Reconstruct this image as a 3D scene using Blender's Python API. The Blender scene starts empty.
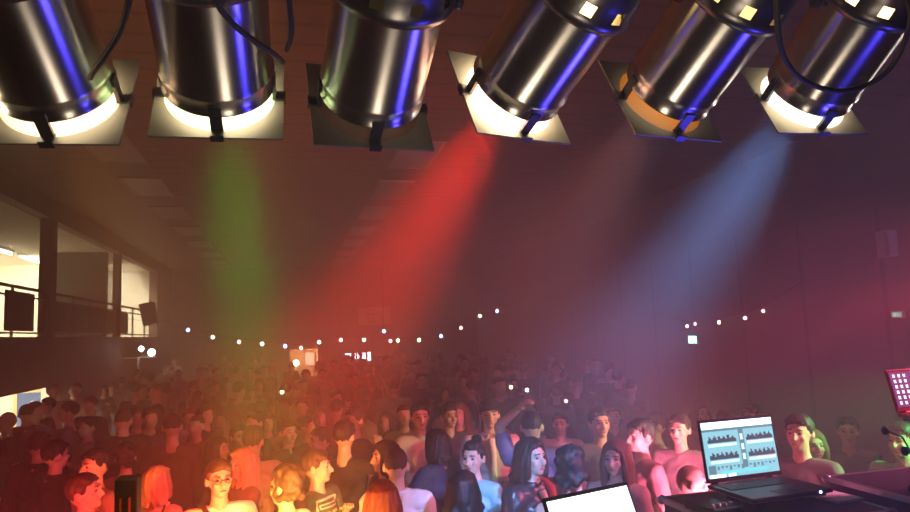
import bpy, bmesh, math, random
import numpy as np
from mathutils import Vector, Matrix, Quaternion, noise
PI = math.pi
random.seed(11)
SC = bpy.context.scene
COL = SC.collection
V = Vector

# ------------------------------------------------------------------ materials
_mc = {}
def mat(name, col, rough=0.6, metal=0.0, var=0.12, scale=12.0, bump=0.0, emit=None, estr=0.0, stripes=None):
    """Principled material whose colour is broken up by procedural noise."""
    key = (name, tuple(col), rough, metal, var, scale, bump, tuple(emit) if emit else None, estr)
    if key in _mc:
        return _mc[key]
    m = bpy.data.materials.new(name)
    m.use_nodes = True
    nt = m.node_tree
    b = nt.nodes['Principled BSDF']
    b.inputs['Roughness'].default_value = rough
    b.inputs['Metallic'].default_value = metal
    tc = nt.nodes.new('ShaderNodeTexCoord')
    nz = nt.nodes.new('ShaderNodeTexNoise')
    nz.inputs['Scale'].default_value = scale
    nz.inputs['Detail'].default_value = 3
    nt.links.new(tc.outputs['Object'], nz.inputs['Vector'])
    mx = nt.nodes.new('ShaderNodeMix'); mx.data_type = 'RGBA'
    mx.inputs['A'].default_value = (*[c * (1 - var) for c in col], 1)
    mx.inputs['B'].default_value = (*[min(1, c * (1 + var)) for c in col], 1)
    nt.links.new(nz.outputs['Fac'], mx.inputs['Factor'])
    out = mx.outputs['Result']
    if stripes:                                   # (axis vector, scale, darker colour, share)
        ax, sc, dk, sh = stripes
        dp = nt.nodes.new('ShaderNodeVectorMath'); dp.operation = 'DOT_PRODUCT'
        dp.inputs[1].default_value = ax
        nt.links.new(tc.outputs['Object'], dp.inputs[0])
        ml = nt.nodes.new('ShaderNodeMath'); ml.operation = 'MULTIPLY'; ml.inputs[1].default_value = sc
        nt.links.new(dp.outputs['Value'], ml.inputs[0])
        fr = nt.nodes.new('ShaderNodeMath'); fr.operation = 'FRACT'
        nt.links.new(ml.outputs[0], fr.inputs[0])
        lt = nt.nodes.new('ShaderNodeMath'); lt.operation = 'LESS_THAN'; lt.inputs[1].default_value = sh
        nt.links.new(fr.outputs[0], lt.inputs[0])
        m2 = nt.nodes.new('ShaderNodeMix'); m2.data_type = 'RGBA'
        nt.links.new(lt.outputs[0], m2.inputs['Factor'])
        nt.links.new(out, m2.inputs['A'])
        m2.inputs['B'].default_value = (*dk, 1)
        out = m2.outputs['Result']
    nt.links.new(out, b.inputs['Base Color'])
    if bump:
        bp = nt.nodes.new('ShaderNodeBump'); bp.inputs['Strength'].default_value = bump
        nt.links.new(nz.outputs['Fac'], bp.inputs['Height'])
        nt.links.new(bp.outputs['Normal'], b.inputs['Normal'])
    if emit:
        b.inputs['Emission Color'].default_value = (*emit, 1)
        b.inputs['Emission Strength'].default_value = estr
    _mc[key] = m
    return m

def fabric(col, stripes=None, name='fabric'):
    return mat(name, col, 0.85, 0, 0.15, 9, 0.15, stripes=stripes)

def glow(name, col, s, sample=True):
    m = mat(name, (0.1, 0.1, 0.1), 0.5, emit=col, estr=s)
    if not sample:
        m.cycles.emission_sampling = 'NONE'
    return m

SKIN = [mat('skin', c, 0.5, 0, 0.06, 6) for c in ((0.62, 0.40, 0.30), (0.52, 0.32, 0.23), (0.68, 0.46, 0.36))]
EYE = mat('eye', (0.02, 0.015, 0.012), 0.2)
LIP = mat('lip', (0.38, 0.14, 0.12), 0.45)
HAIRC = {'dark': (0.018, 0.012, 0.009), 'brown': (0.06, 0.032, 0.018), 'light': (0.17, 0.10, 0.055), 'blonde': (0.55, 0.38, 0.17),
         'black': (0.008, 0.007, 0.008), 'fair': (0.46, 0.30, 0.16), 'red': (0.16, 0.045, 0.02)}
def hairmat(c): return mat('hair_' + c, HAIRC[c], 0.58, 0, 0.35, 40, 0.2)
BLACK = mat('black_plastic', (0.012, 0.012, 0.013), 0.45)
RUBBER = mat('black_rubber', (0.01, 0.01, 0.01), 0.6)
STEEL = mat('polished_aluminium', (0.66, 0.64, 0.60), 0.3, 1.0, 0.06, 30)
STEELD = mat('dark_steel', (0.10, 0.10, 0.10), 0.35, 0.9, 0.1, 20)
for m_ in (STEEL,):                               # spun metal: highlights run along the can
    nt_ = m_.node_tree; tg = nt_.nodes.new('ShaderNodeTangent'); tg.direction_type = 'RADIAL'; tg.axis = 'Z'
    b_ = nt_.nodes['Principled BSDF']; b_.inputs['Anisotropic'].default_value = 0.85; b_.inputs['Anisotropic Rotation'].default_value = 0.25
    nt_.links.new(tg.outputs['Tangent'], b_.inputs['Tangent'])
PLATE = mat('brushed_frame_metal', (0.20, 0.18, 0.15), 0.5, 0.4, 0.1, 25)
ALU = mat('edge_aluminium', (0.45, 0.45, 0.46), 0.38, 0.9, 0.1, 20)
WOODD = mat('dark_wood', (0.075, 0.038, 0.02), 0.5, 0, 0.25, 3)

# ------------------------------------------------------------------ mesh helpers
class MB:
    """Collects solids; build() links them as one mesh object."""
    def __init__(s):
        s.v, s.f, s.m, s.sm = [], [], [], []
    def add(s, vs, fs, mi=0, smooth=False):
        o = len(s.v)
        s.v += [tuple(p) for p in vs]
        s.f += [tuple(o + i for i in f) for f in fs]
        s.m += [mi] * len(fs); s.sm += [smooth] * len(fs)
        return s
    def box(s, lo, hi, mi=0, rot=None, bev=0.0):
        lo, hi = V(lo), V(hi)
        if bev > 0:
            bm = bmesh.new()
            bmesh.ops.create_cube(bm, size=1)
            c, d = (lo + hi) / 2, hi - lo
            for v in bm.verts: v.co = V((v.co.x * d.x, v.co.y * d.y, v.co.z * d.z)) + c
            bmesh.ops.bevel(bm, geom=bm.edges[:] + bm.verts[:], offset=bev, segments=2, affect='EDGES', profile=0.5)
            bm.verts.index_update()
            vs = [v.co.copy() for v in bm.verts]; fs = [[v.index for v in f.verts] for f in bm.faces]
            bm.free()
        else:
            vs = [V((x, y, z)) for x in (lo.x, hi.x) for y in (lo.y, hi.y) for z in (lo.z, hi.z)]
            fs = [(0, 1, 3, 2), (4, 6, 7, 5), (0, 4, 5, 1), (2, 3, 7, 6), (0, 2, 6, 4), (1, 5, 7, 3)]
        if rot: vs = [rot @ p for p in vs]
        return s.add(vs, fs, mi)
    def lathe(s, prof, n=40, M=None, mi=0, closed=False, skip=None):
        """prof: (r, z) pairs; skip(i, k) leaves a face out (slots)."""
        vs, fs = [], []
        for r, z in prof:
            for k in range(n):
                a = 2 * PI * k / n
                vs.append(V((r * math.cos(a), r * math.sin(a), z)))
        L = len(prof)
        for i in range(L if closed else L - 1):
            j = (i + 1) % L
            for k in range(n):
                if skip and skip(i, k): continue
                k2 = (k + 1) % n
                fs.append((i * n + k, i * n + k2, j * n + k2, j * n + k))
        if M: vs = [M @ p for p in vs]
        return s.add(vs, fs, mi, True)
    def disc(s, r, z, n=32, M=None, mi=0):
        vs = [V((r * math.cos(2 * PI * k / n), r * math.sin(2 * PI * k / n), z)) for k in range(n)]
        if M: vs = [M @ p for p in vs]
        return s.add(vs, [tuple(range(n))], mi)
    def tube(s, pts, r, n=8, mi=0):
        pts = [V(p) for p in pts]
        rs = r if isinstance(r, (list, tuple)) else [r] * len(pts)
        vs, fs = [], []
        for i, p in enumerate(pts):
            t = (pts[min(i + 1, len(pts) - 1)] - pts[max(i - 1, 0)]).normalized()
            a = t.orthogonal() if abs(t.z) > 0.95 else t.cross(V((0, 0, 1))).normalized()
            a.normalize(); b = t.cross(a)
            for k in range(n):
                q = 2 * PI * k / n
                vs.append(p + (a * math.cos(q) + b * math.sin(q)) * rs[i])
        for i in range(len(pts) - 1):
            for k in range(n):
                k2 = (k + 1) % n
                fs.append((i * n + k, i * n + k2, (i + 1) * n + k2, (i + 1) * n + k))
        fs.append(tuple(range(n))[::-1]); fs.append(tuple((len(pts) - 1) * n + k for k in range(n)))
        return s.add(vs, fs, mi, True)
    def ell(s, c, r, R=None, n=12, m=8, mi=0):
        c = V(c); r = V((r, r, r)) if not hasattr(r, '__len__') else V(r)
        vs, fs = [], []
        for i in range(1, m):
            th = PI * i / m
            for k in range(n):
                a = 2 * PI * k / n
                vs.append(V((r.x * math.sin(th) * math.cos(a), r.y * math.sin(th) * math.sin(a), r.z * math.cos(th))))
        T = len(vs); vs += [V((0, 0, r.z)), V((0, 0, -r.z))]
        for i in range(m - 2):
            for k in range(n):
                k2 = (k + 1) % n
                fs.append((i * n + k, (i + 1) * n + k, (i + 1) * n + k2, i * n + k2))
        for k in range(n):
            k2 = (k + 1) % n
            fs.append((T, k, k2)); fs.append((T + 1, (m - 2) * n + k2, (m - 2) * n + k))
        if R: vs = [R @ p for p in vs]
        return s.add([p + c for p in vs], fs, mi, True)
    def cap(s, p0, r0, p1, r1, n=10, mi=0):
        """Tapered capsule."""
        p0, p1 = V(p0), V(p1)
        d = p1 - p0; L = d.length; t = d / L if L > 1e-6 else V((0, 0, 1))
        a = t.orthogonal().normalized(); b = t.cross(a)
        rings = [(-math.sin(q) * r0, math.cos(q) * r0) for q in (1.2, 0.6)] + [(0, r0), (L / 2, (r0 + r1) / 2), (L, r1)] + [(L + math.sin(q) * r1, math.cos(q) * r1) for q in (0.6, 1.2)]
        vs, fs = [], []
        for h, r in rings:
            for k in range(n):
                q = 2 * PI * k / n
                vs.append(p0 + t * h + (a * math.cos(q) + b * math.sin(q)) * r)
        for i in range(len(rings) - 1):
            for k in range(n):
                k2 = (k + 1) % n
                fs.append((i * n + k, i * n + k2, (i + 1) * n + k2, (i + 1) * n + k))
        T = len(vs); vs += [p0 - t * r0, p1 + t * r1]
        e = (len(rings) - 1) * n
        for k in range(n):
            k2 = (k + 1) % n
            fs.append((T, k2, k)); fs.append((T + 1, e + k, e + k2))
        return s.add(vs, fs, mi, True)
    def mesh(s, name, mats):
        me = bpy.data.meshes.new(name)
        me.from_pydata(s.v, [], s.f)
        for m in (mats if isinstance(mats, (list, tuple)) else [mats]): me.materials.append(m)
        me.polygons.foreach_set('material_index', s.m)
        me.polygons.foreach_set('use_smooth', s.sm)
        me.update()
        return me
    def build(s, name, mats, parent=None, loc=None):
        o = bpy.data.objects.new(name, s.mesh(name, mats))
        COL.objects.link(o)
        if parent: o.parent = parent
        if loc is not None: o.location = loc
        return o

def tag(o, label, cat, group=None, kind=None):
    o['label'] = label; o['category'] = cat
    if group: o['group'] = group
    if kind: o['kind'] = kind
    return o
def thing(name, label, cat, loc=(0, 0, 0), rz=0, group=None):
    o = bpy.data.objects.new(name, None); COL.objects.link(o)
    o.empty_display_size = 0.1
    o.location = loc; o.rotation_euler = (0, 0, rz)
    return tag(o, label, cat, group)
def struct(name, mb, mats):
    o = mb.build(name, mats); o['kind'] = 'structure'
    return o
def copy_tree(o, parent=None):
    c = o.copy(); COL.objects.link(c)
    if parent: c.parent = parent
    for ch in list(o.children): copy_tree(ch, c)
    return c
def lamp(name, kind, loc, energy, col, target=None, parent=None, size=None, blend=None, angle=None, rot=None):
    d = bpy.data.lights.new(name, kind); d.energy = energy; d.color = col
    if kind == 'SPOT':
        d.spot_size = math.radians(angle); d.spot_blend = blend if blend is not None else 0.6
        d.shadow_soft_size = size or 0.05
    elif kind == 'AREA':
        d.size = size or 0.3
        if angle: d.spread = math.radians(angle)
    else:
        d.shadow_soft_size = size or 0.05
    o = bpy.data.objects.new(name, d); COL.objects.link(o); o.location = loc
    if target is not None: o.rotation_euler = (V(target) - V(loc)).to_track_quat('-Z', 'Y').to_euler()
    if parent: o.parent = parent
    return o

# ------------------------------------------------------------------ camera
CAM = bpy.data.cameras.new('camera'); CAM.sensor_width = 36; CAM.lens = 680 / 910 * 36; CAM.clip_start = 0.05
cam = bpy.data.objects.new('camera', CAM); COL.objects.link(cam)
fwd = V((0.24124604, 0.96438379, 0.10846309)); rt = V((0.97038177, -0.23825953, -0.03989503)); up = V((0.01263176, -0.11487513, 0.99329962))
cam.matrix_world = Matrix(((rt.x, up.x, -fwd.x, 0), (rt.y, up.y, -fwd.y, 0), (rt.z, up.z, -fwd.z, 2.47), (0, 0, 0, 1)))
SC.camera = cam

# ------------------------------------------------------------------ hall shell
XL, XR, YB, YF, ZC = -4.6, 8.5, -4.0, 30.0, 5.45
FLOORM = mat('worn_dark_parquet', (0.07, 0.045, 0.03), 0.5, 0, 0.2, 2)
CEILM = mat('dark_wood_slat_ceiling', (0.17, 0.095, 0.055), 0.6, 0, 0.15, 4, stripes=((0, 1, 0), 2.2, (0.07, 0.035, 0.02), 0.16))
WALLM = mat('brown_plaster', (0.13, 0.075, 0.045), 0.75, 0, 0.12, 3)
PANELM = mat('wood_wall_panel', (0.15, 0.095, 0.065), 0.55, 0, 0.15, 4, stripes=((0, 1, 0), 0.62, (0.06, 0.035, 0.022), 0.05))
REARM = mat('wood_rear_panel', (0.15, 0.085, 0.05), 0.55, 0, 0.15, 4, stripes=((1, 0, 0), 0.9, (0.06, 0.03, 0.018), 0.06))
CREAM = mat('cream_plaster', (0.72, 0.68, 0.56), 0.8, 0, 0.05, 5)
DIMW = mat('grey_plaster', (0.42, 0.36, 0.27), 0.8, 0, 0.05, 5)
FASC = mat('brown_balcony_front', (0.12, 0.062, 0.036), 0.7, 0, 0.12, 3)
struct('floor', MB().box((-9.2, YB, -0.2), (XR + 0.2, YF + 2.2, 0)), FLOORM)
struct('ceiling', MB().box((-9.2, YB, ZC), (XR + 0.2, YF + 2.2, ZC + 0.2)), CEILM)
# left wall: balcony openings above, one lit opening below
w = MB()
w.box((XL - 0.25, YB, 0), (XL, 8.6, 5.05))
w.box((XL - 0.25, 15.62, 0), (XL, YF, 2.66))
w.box((XL - 0.25, 8.6, 1.67), (XL, 15.62, 2.66))
w.box((XL - 0.2, YB, 5.05), (XL, YF, ZC))
w.box((XL - 0.25, 26.85, 2.66), (XL, YF, 5.05))
struct('wall_left', w, FASC)
for y0, y1 in ((15.13, 15.55), (21.1, 21.26)):
    p = MB().box((XL - 0.2, y0, 2.66), (XL + 0.0, y1, 5.05))
    struct('pillar', p, FASC)
struct('wall_right', MB().box((XR, YB, 0), (XR + 0.2, YF, ZC)), WALLM)
struct('wall_right_panelling', MB().box((XR - 0.06, YB, 0), (XR - 0.001, YF - 0.01, 4.0)), PANELM)
w = MB()
HX0, HX1, HZ0, HZ1 = 0.10, 1.28, 0.74, 1.93
w.box((-9.2, YF, 0), (HX0, YF + 0.2, ZC)); w.box((HX1, YF, 0), (XR + 0.2, YF + 0.2, ZC))
w.box((HX0, YF, 0), (HX1, YF + 0.2, HZ0)); w.box((HX0, YF, HZ1), (HX1, YF + 0.2, ZC))
struct('wall_rear', w, REARM)
struct('trim_1', MB().box((XL + 0.02, YF - 0.12, 2.42), (XR - 0.08, YF - 0.001, 2.62), bev=0.01), WOODD)
n_ = MB()
n_.box((HX0 - 0.1, YF + 0.2, HZ0 - 0.1), (HX0, YF + 1.6, HZ1 + 0.1)); n_.box((HX1, YF + 0.2, HZ0 - 0.1), (HX1 + 0.1, YF + 1.6, HZ1 + 0.1))
n_.box((HX0 - 0.1, YF + 0.2, HZ0 - 0.2), (HX1 + 0.1, YF + 1.7, HZ0 - 0.1)); n_.box((HX0 - 0.1, YF + 0.2, HZ1 + 0.1), (HX1 + 0.1, YF + 1.7, HZ1 + 0.2))
n_.box((HX0 - 0.1, YF + 1.6, HZ0 - 0.1), (HX1 + 0.1, YF + 1.7, HZ1 + 0.1))
struct('wall_bar_niche', n_, mat('bar_niche_paint', (0.55, 0.36, 0.2), 0.7))
struct('wall_back', MB().box((-9.2, YB - 0.2, 0), (XR + 0.2, YB, ZC)), WALLM)
struct('stage_floor', MB().box((XL + 0.01, YB + 0.01, 0.001), (XR - 0.07, 3.25, 0.8)), mat('black_stage_board', (0.02, 0.018, 0.018), 0.7))
# balcony rooms
struct('floor_balcony', MB().box((-9.2, 8.0, 2.50), (XL - 0.26, 27.2, 2.655)), DIMW)
struct('ceiling_balcony', MB().box((-9.2, 8.0, 5.06), (XL - 0.26, 27.2, 5.2)), CREAM)
struct('wall_balcony_back', MB().box((-9.2, 8.0, 2.656), (-9.0, 27.2, 5.059)), CREAM)
struct('wall_balcony_end', MB().box((-8.99, 27.0, 2.656), (XL - 0.26, 27.2, 5.059)), CREAM)
pt = MB(); pt.box((-6.2, 21.05, 2.656), (-6.05, 26.99, 5.059), 0); pt.box((-6.2, 20.85, 2.656), (XL - 0.31, 21.049, 5.059), 0)
struct('wall_balcony_partition', pt, mat('shaded_balcony_panel', (0.10, 0.075, 0.05), 0.7, 0, 0.1, 3))  # colour darkened to stand for the shade of the unlit bay
struct('wall_balcony_far', MB().box((-8.99, 24.0, 2.656), (-6.21, 24.2, 5.059)), CREAM)
struct('wall_balcony_near', MB().box((-8.99, 8.0, 2.656), (XL - 0.26, 8.2, 5.059)), CREAM)
struct('trim_2', MB().box((-5.25, 26.72, 2.656), (-4.86, 26.99, 5.059)), CREAM)
struct('trim_3', MB().box((XL - 0.249, 15.60, 0.002), (XL - 0.002, 15.619, 1.668)), CREAM)
# lower lit room
struct('wall_foyer', MB().box((-8.2, 8.2, 0.001), (-8.0, 16.2, 2.499)).box((-7.99, 16.0, 0.001), (XL - 0.26, 16.2, 2.499)).box((-7.99, 8.2, 0.001), (XL - 0.26, 8.4, 2.499)), CREAM)
nb = thing('notice_board', 'blue notice board in a yellow wooden frame in the lit side room', 'notice board', (-5.1, 15.99, 1.1))
nb_f = MB()
for a, b in (((-0.36, -0.05, -0.62), (-0.29, 0, 0.52)), ((0.23, -0.05, -0.62), (0.30, 0, 0.52)), ((-0.29, -0.05, 0.44), (0.23, 0, 0.52)), ((-0.29, -0.05, -0.62), (0.23, 0, -0.55))): nb_f.box(a, b)
nb_f.build('frame', mat('yellow_wood', (0.62, 0.44, 0.16), 0.5), nb)
MB().box((-0.29, -0.03, -0.55), (0.23, -0.001, 0.44)).build('board', mat('blue_felt', (0.06, 0.13, 0.32), 0.8), nb)
pp = MB().box((-0.05, -0.036, 0.17), (0.02, -0.031, 0.27)); pp.build('notice', mat('white_paper', (0.8, 0.8, 0.78), 0.7), nb)

# recessed ceiling lamp panels
cl0 = None
PANELW = mat('unlit_lamp_diffuser', (0.42, 0.36, 0.30), 0.45, 0, 0.08, 5)
for row, x, ys, lab in (('r', 2.15, [11.1, 13.9, 16.7, 19.5, 22.2, 24.9, 27.6, 29.2], 'unlit flush ceiling lamp panel in the row above the middle of the hall'),
                        ('l', -2.55, [11.1, 13.9, 16.7, 19.5, 22.2, 24.9, 27.6, 29.2], 'unlit flush ceiling lamp panel in the row nearer the balcony')):
    for y in ys:
        if cl0 is None:
            o = cl0 = thing('ceiling_light', '', 'ceiling light')
            fr = MB()
            fr.box((-0.36, -0.86, -0.03), (-0.32, 0.86, 0)); fr.box((0.32, -0.86, -0.03), (0.36, 0.86, 0)); fr.box((-0.32, -0.86, -0.03), (0.32, -0.82, 0)); fr.box((-0.32, 0.82, -0.03), (0.32, 0.86, 0))
            fr.build('frame', mat('lamp_frame', (0.3, 0.26, 0.22), 0.5), o)
            MB().box((-0.32, -0.82, -0.02), (0.32, 0.82, -0.001)).build('diffuser', PANELW, o)
        else:
            o = copy_tree(cl0)
        o.location = (x, y if y < 29 else 29.0, ZC)
        tag(o, lab, 'ceiling light', 'unlit ceiling lamp panels, %s row' % ('middle' if row == 'r' else 'balcony side'))
        o.scale = (1, 1, 1)

# balcony railings
RAILM = mat('dark_railing_steel', (0.05, 0.035, 0.025), 0.5, 0.3)
def railing(y0, y1, lab, n):
    t = thing('balcony_railing', lab, 'railing', (XL - 0.08, y0, 2.66), 0, 'balcony railings')
    L = y1 - y0
    MB().box((-0.03, 0.005, 0.87), (0.03, L - 0.005, 0.92)).build('handrail', RAILM, t)
    MB().box((-0.015, 0.005, 0.72), (0.015, L - 0.005, 0.75)).build('middle_rail', RAILM, t)
    MB().box((-0.015, 0.005, 0.06), (0.015, L - 0.005, 0.09)).build('bottom_rail', RAILM, t)
    for k in range(n + 1):
        y = 0.03 + (L - 0.06) * k / n
        MB().box((-0.02, y - 0.02, 0.001), (0.02, y + 0.02, 0.87)).build('post', RAILM, t)
    return t
railing(8.62, 15.11, 'dark steel railing of the brightest balcony bay, hung with black cloth', 4)
r2 = railing(15.57, 21.08, 'dark steel railing of the unlit middle balcony bay', 4)
MB().box((-0.008, 0.06, 0.10), (0.008, 5.45, 0.71)).build('infill_panel', mat('brown_infill', (0.07, 0.04, 0.025), 0.7), r2)
r3 = railing(21.28, 26.83, 'dark steel railing of the farthest lit balcony bay', 3)
MB().box((-0.008, 0.06, 0.10), (0.008, 1.2, 0.71)).build('infill_panel', mat('brown_infill', (0.07, 0.04, 0.025), 0.7), r3)
def banner(y0, y1, lab):
    bm_ = MB(); n = 14
    for side in (0, 1):
        pass
    vs, fs = [], []
    for i in range(n + 1):
        y = y0 + (y1 - y0) * i / n
        for z in (2.76, 3.1, 3.45):
            for dx in (0, 0.012):
                vs.append((XL + 0.0 + dx + 0.012 * math.sin(i * 1.9) + 0.03, y, z))
    idx = lambda i, j, s: (i * 3 + j) * 2 + s
    for i in range(n):
        for j in range(2):
            fs += [(idx(i, j, 1), idx(i + 1, j, 1), idx(i + 1, j + 1, 1), idx(i, j + 1, 1)), (idx(i, j, 0), idx(i, j + 1, 0), idx(i + 1, j + 1, 0), idx(i + 1, j, 0))]
        fs += [(idx(i, 2, 0), idx(i, 2, 1), idx(i + 1, 2, 1), idx(i + 1, 2, 0)), (idx(i, 0, 0), idx(i + 1, 0, 0), idx(i + 1, 0, 1), idx(i, 0, 1))]
    for j in range(2):
        fs += [(idx(0, j, 0), idx(0, j, 1), idx(0, j + 1, 1), idx(0, j + 1, 0)), (idx(n, j, 1), idx(n, j, 0), idx(n, j + 1, 0), idx(n, j + 1, 1))]
    bm_.add(vs, fs, 0, False)
    o = bm_.build('hanging_banner', fabric((0.012, 0.01, 0.01), name='black_cloth'))
    return tag(o, lab, 'banner')
banner(12.82, 14.15, 'black cloth hung over the railing of the brightest balcony bay')
# loudspeaker leaning on the far railing
sp = thing('loudspeaker', 'black box loudspeaker hung tilted on the railing of the farthest lit balcony bay', 'loudspeaker', (XL + 0.24, 24.0, 3.40))
Rt = Matrix.Rotation(math.radians(-12), 3, 'Y')
MB().box((-0.21, -0.24, -0.36), (0.21, 0.24, 0.36), rot=Rt, bev=0.02).build('cabinet', BLACK, sp)
MB().box((-0.18, -0.255, -0.33), (0.18, -0.241, 0.33), rot=Rt).build('grille', mat('speaker_mesh', (0.03, 0.03, 0.03), 0.6, 0.4), sp)
MB().box((-0.25, -0.03, 0.16), (-0.14, 0.03, 0.20)).build('mounting_bracket', STEELD, sp)
# fluorescent tubes of the balcony room
for y0, y1, lab in ((18.9, 20.3, 'glowing fluorescent batten on the balcony ceiling, the nearer of two'), (20.9, 22.5, 'glowing fluorescent batten on the balcony ceiling, the farther of two')):
    t = thing('fluorescent_light', lab, 'ceiling light', (-7.1, (y0 + y1) / 2, 5.06), 0, 'balcony fluorescent lights')
    L = (y1 - y0) / 2
    MB().box((-0.08, -L, -0.06), (0.08, L, -0.001), bev=0.008).build('housing', mat('white_enamel', (0.8, 0.8, 0.78), 0.4), t)
    MB().tube([(0, -L + 0.03, -0.10), (0, L - 0.03, -0.10)], 0.035).build('tube', glow('tube_glow', (1, 0.93, 0.75), 14), t)
for loc, e, tg, sp_ in (((-6.35, 21.6, 4.8), 400, (-8.6, 22.6, 3.2), 120), ((-5.0, 24.2, 4.9), 260, (-6.0, 25.6, 3.2), 110), ((-6.3, 10.5, 2.2), 300, (-5.7, 16, 1.3), 90)):
    lamp('room_lamp', 'AREA', loc, e, (1, 0.84, 0.56), tg, size=0.6, angle=sp_)
# floodlight on a stand below the balcony
fl = thing('work_light', 'bright floodlight pair on a slim stand below the balcony', 'work light', (-4.2, 21.6, 0))
MB().tube([(0, 0, 0.01), (0, 0, 2.05)], 0.04).build('pole', mat('pale_pole', (0.6, 0.55, 0.42), 0.5), fl)
for a in (0.4, 2.5, 4.6): MB().tube([(0, 0, 0.45), (0.3 * math.cos(a), 0.3 * math.sin(a), 0.015)], 0.014).build('leg', STEELD, fl)
MB().box((-0.38, -0.02, 2.03), (0.46, 0.02, 2.07)).build('crossbar', mat('pale_pole', (0.6, 0.55, 0.42), 0.5), fl)
for x, z, r in ((0.36, 2.18, 0.11), (0.08, 2.30, 0.08)):
    hd = MB().ell((0, 0, 0), (r, r * 0.8, r)).build('lamp_head', glow('flood_glow', (0.93, 1, 0.9), 14), fl, (x, -0.04, z))
    MB().lathe([(r * 1.02, 0.0), (r * 1.06, 0.05), (r * 0.8, 0.12), (0.001, 0.125)], 20, Matrix.Rotation(-PI / 2, 4, 'X')).build('reflector', STEELD, hd)
    MB().tube([(x, 0.03, 2.05), (x, 0.03, z)], 0.015).build('bracket', STEELD, fl)
lamp('flood_lamp', 'POINT', (-3.9, 21.2, 2.2), 3, (0.95, 1, 0.9))

# bar hatch
ct = MB().box((HX0 + 0.01, YF - 0.18, HZ0 + 0.001), (HX1 - 0.01, YF + 1.0, HZ0 + 0.06), bev=0.01)
tag(ct.build('bar_counter', mat('pale_counter_top', (0.7, 0.52, 0.34), 0.35)), 'pale counter top in the lit bar hatch at the end of the hall', 'counter')
gl = thing('globe_lamp', 'small glowing globe lamp standing on the bar counter', 'lamp', (0.36, YF + 0.1, HZ0 + 0.06))
MB().lathe([(0.001, 0), (0.09, 0.001), (0.08, 0.03), (0.02, 0.05), (0.02, 0.45), (0.001, 0.46)], 16).build('stem', ALU, gl)
MB().ell((0, 0, 0.56), 0.13).build('globe', glow('globe_glow', (1, 0.8, 0.5), 30), gl)
mb_ = thing('menu_board', 'pale lit menu board on the back of the bar hatch', 'menu board', (0.98, YF + 1.59, 1.45))
MB().box((-0.2, -0.03, -0.28), (0.2, 0, 0.28)).build('panel', glow('menu_glow', (1, 0.6, 0.35), 2.5), mb_)
MB().box((-0.22, -0.015, -0.3), (0.22, -0.001, 0.3)).build('frame', WOODD, mb_)
btc = [(0.25, 0.5, 0.2), (0.3, 0.12, 0.04), (0.5, 0.45, 0.3)]
for k, x in enumerate((0.55, 0.66, 0.78, 1.12)):
    b_ = thing('bottle', 'bottle standing in the lit bar hatch beside the globe lamp', 'bottle', (x, YF + 0.35, HZ0 + 0.061), 0, 'bottles in the bar hatch')
    MB().lathe([(0.001, 0), (0.036, 0.001), (0.038, 0.17), (0.014, 0.23), (0.013, 0.29), (0.001, 0.291)], 14).build('body', mat('bottle_glass', btc[k % 3], 0.1), b_)
    MB().lathe([(0.015, 0.27), (0.016, 0.30), (0.001, 0.301)], 10).build('cap', BLACK, b_)
lamp('bar_lamp', 'POINT', (0.7, YF + 0.7, 1.75), 60, (1, 0.62, 0.3))
for x0, x1, z0, z1, lab in ((2.42, 2.87, 1.25, 1.66, 'leftmost and largest of the white glowing screens on the end wall'), (2.95, 3.31, 1.32, 1.66, 'middle one of the white glowing screens on the end wall'), (3.39, 3.53, 1.30, 1.68, 'narrow rightmost one of the white glowing screens on the end wall')):
    t = thing('wall_screen', lab, 'screen', ((x0 + x1) / 2, YF - 0.001, (z0 + z1) / 2), 0, 'glowing screens on the end wall')
    a, b = (x1 - x0) / 2, (z1 - z0) / 2
    MB().box((-a - 0.03, -0.05, -b - 0.03), (a + 0.03, 0, b + 0.03), bev=0.01).build('casing', BLACK, t)
    MB().box((-a, -0.056, -b), (a, -0.051, b)).build('panel', glow('screen_white', (0.85, 0.9, 1), 7), t)
rb = thing('rollup_banner', 'narrow reddish roll-up banner standing by the end wall', 'banner', (4.53, 29.6, 0))
MB().box((-0.22, -0.1, 0), (0.22, 0.1, 0.06), bev=0.01).build('base', ALU, rb)
MB().box((-0.2, -0.008, 0.06), (0.2, 0.008, 1.98)).build('sheet', fabric((0.6, 0.2, 0.2), name='banner_print'), rb)
MB().tube([(0, 0.03, 0.06), (0, 0.03, 1.95)], 0.012).build('pole', ALU, rb)

# basketball backboard on the rear wall
bk = thing('basketball_backboard', 'pale basketball backboard with hoop on the end wall', 'backboard', (3.7, YF - 0.4, 3.23))
MB().box((-0.76, 0, -0.43), (0.76, 0.03, 0.43)).build('board', mat('backboard_paint', (0.5, 0.42, 0.36), 0.4), bk)
m_ = MB()
for a, b in (((-0.3, -0.004, -0.3), (-0.26, -0.001, 0.1)), ((0.26, -0.004, -0.3), (0.3, -0.001, 0.1)), ((-0.26, -0.004, 0.06), (0.26, -0.001, 0.1)), ((-0.26, -0.004, -0.3), (0.26, -0.001, -0.26)),
             ((-0.76, -0.004, -0.43), (-0.71, -0.001, 0.43)), ((0.71, -0.004, -0.43), (0.76, -0.001, 0.43)), ((-0.71, -0.004, 0.38), (0.71, -0.001, 0.43)), ((-0.71, -0.004, -0.43), (0.71, -0.001, -0.38))): m_.box(a, b)
m_.build('target_lines', mat('board_line', (0.12, 0.06, 0.05), 0.5), bk)
hp = MB(); hp.tube([(0.225 * math.cos(a), -0.33 + 0.225 * math.sin(a), -0.2) for a in [2 * PI * k / 24 for k in range(25)]], 0.012); hp.box((-0.05, -0.12, -0.24), (0.05, -0.005, -0.18))
hp.build('hoop', mat('hoop_orange', (0.55, 0.14, 0.03), 0.4), bk)
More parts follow.
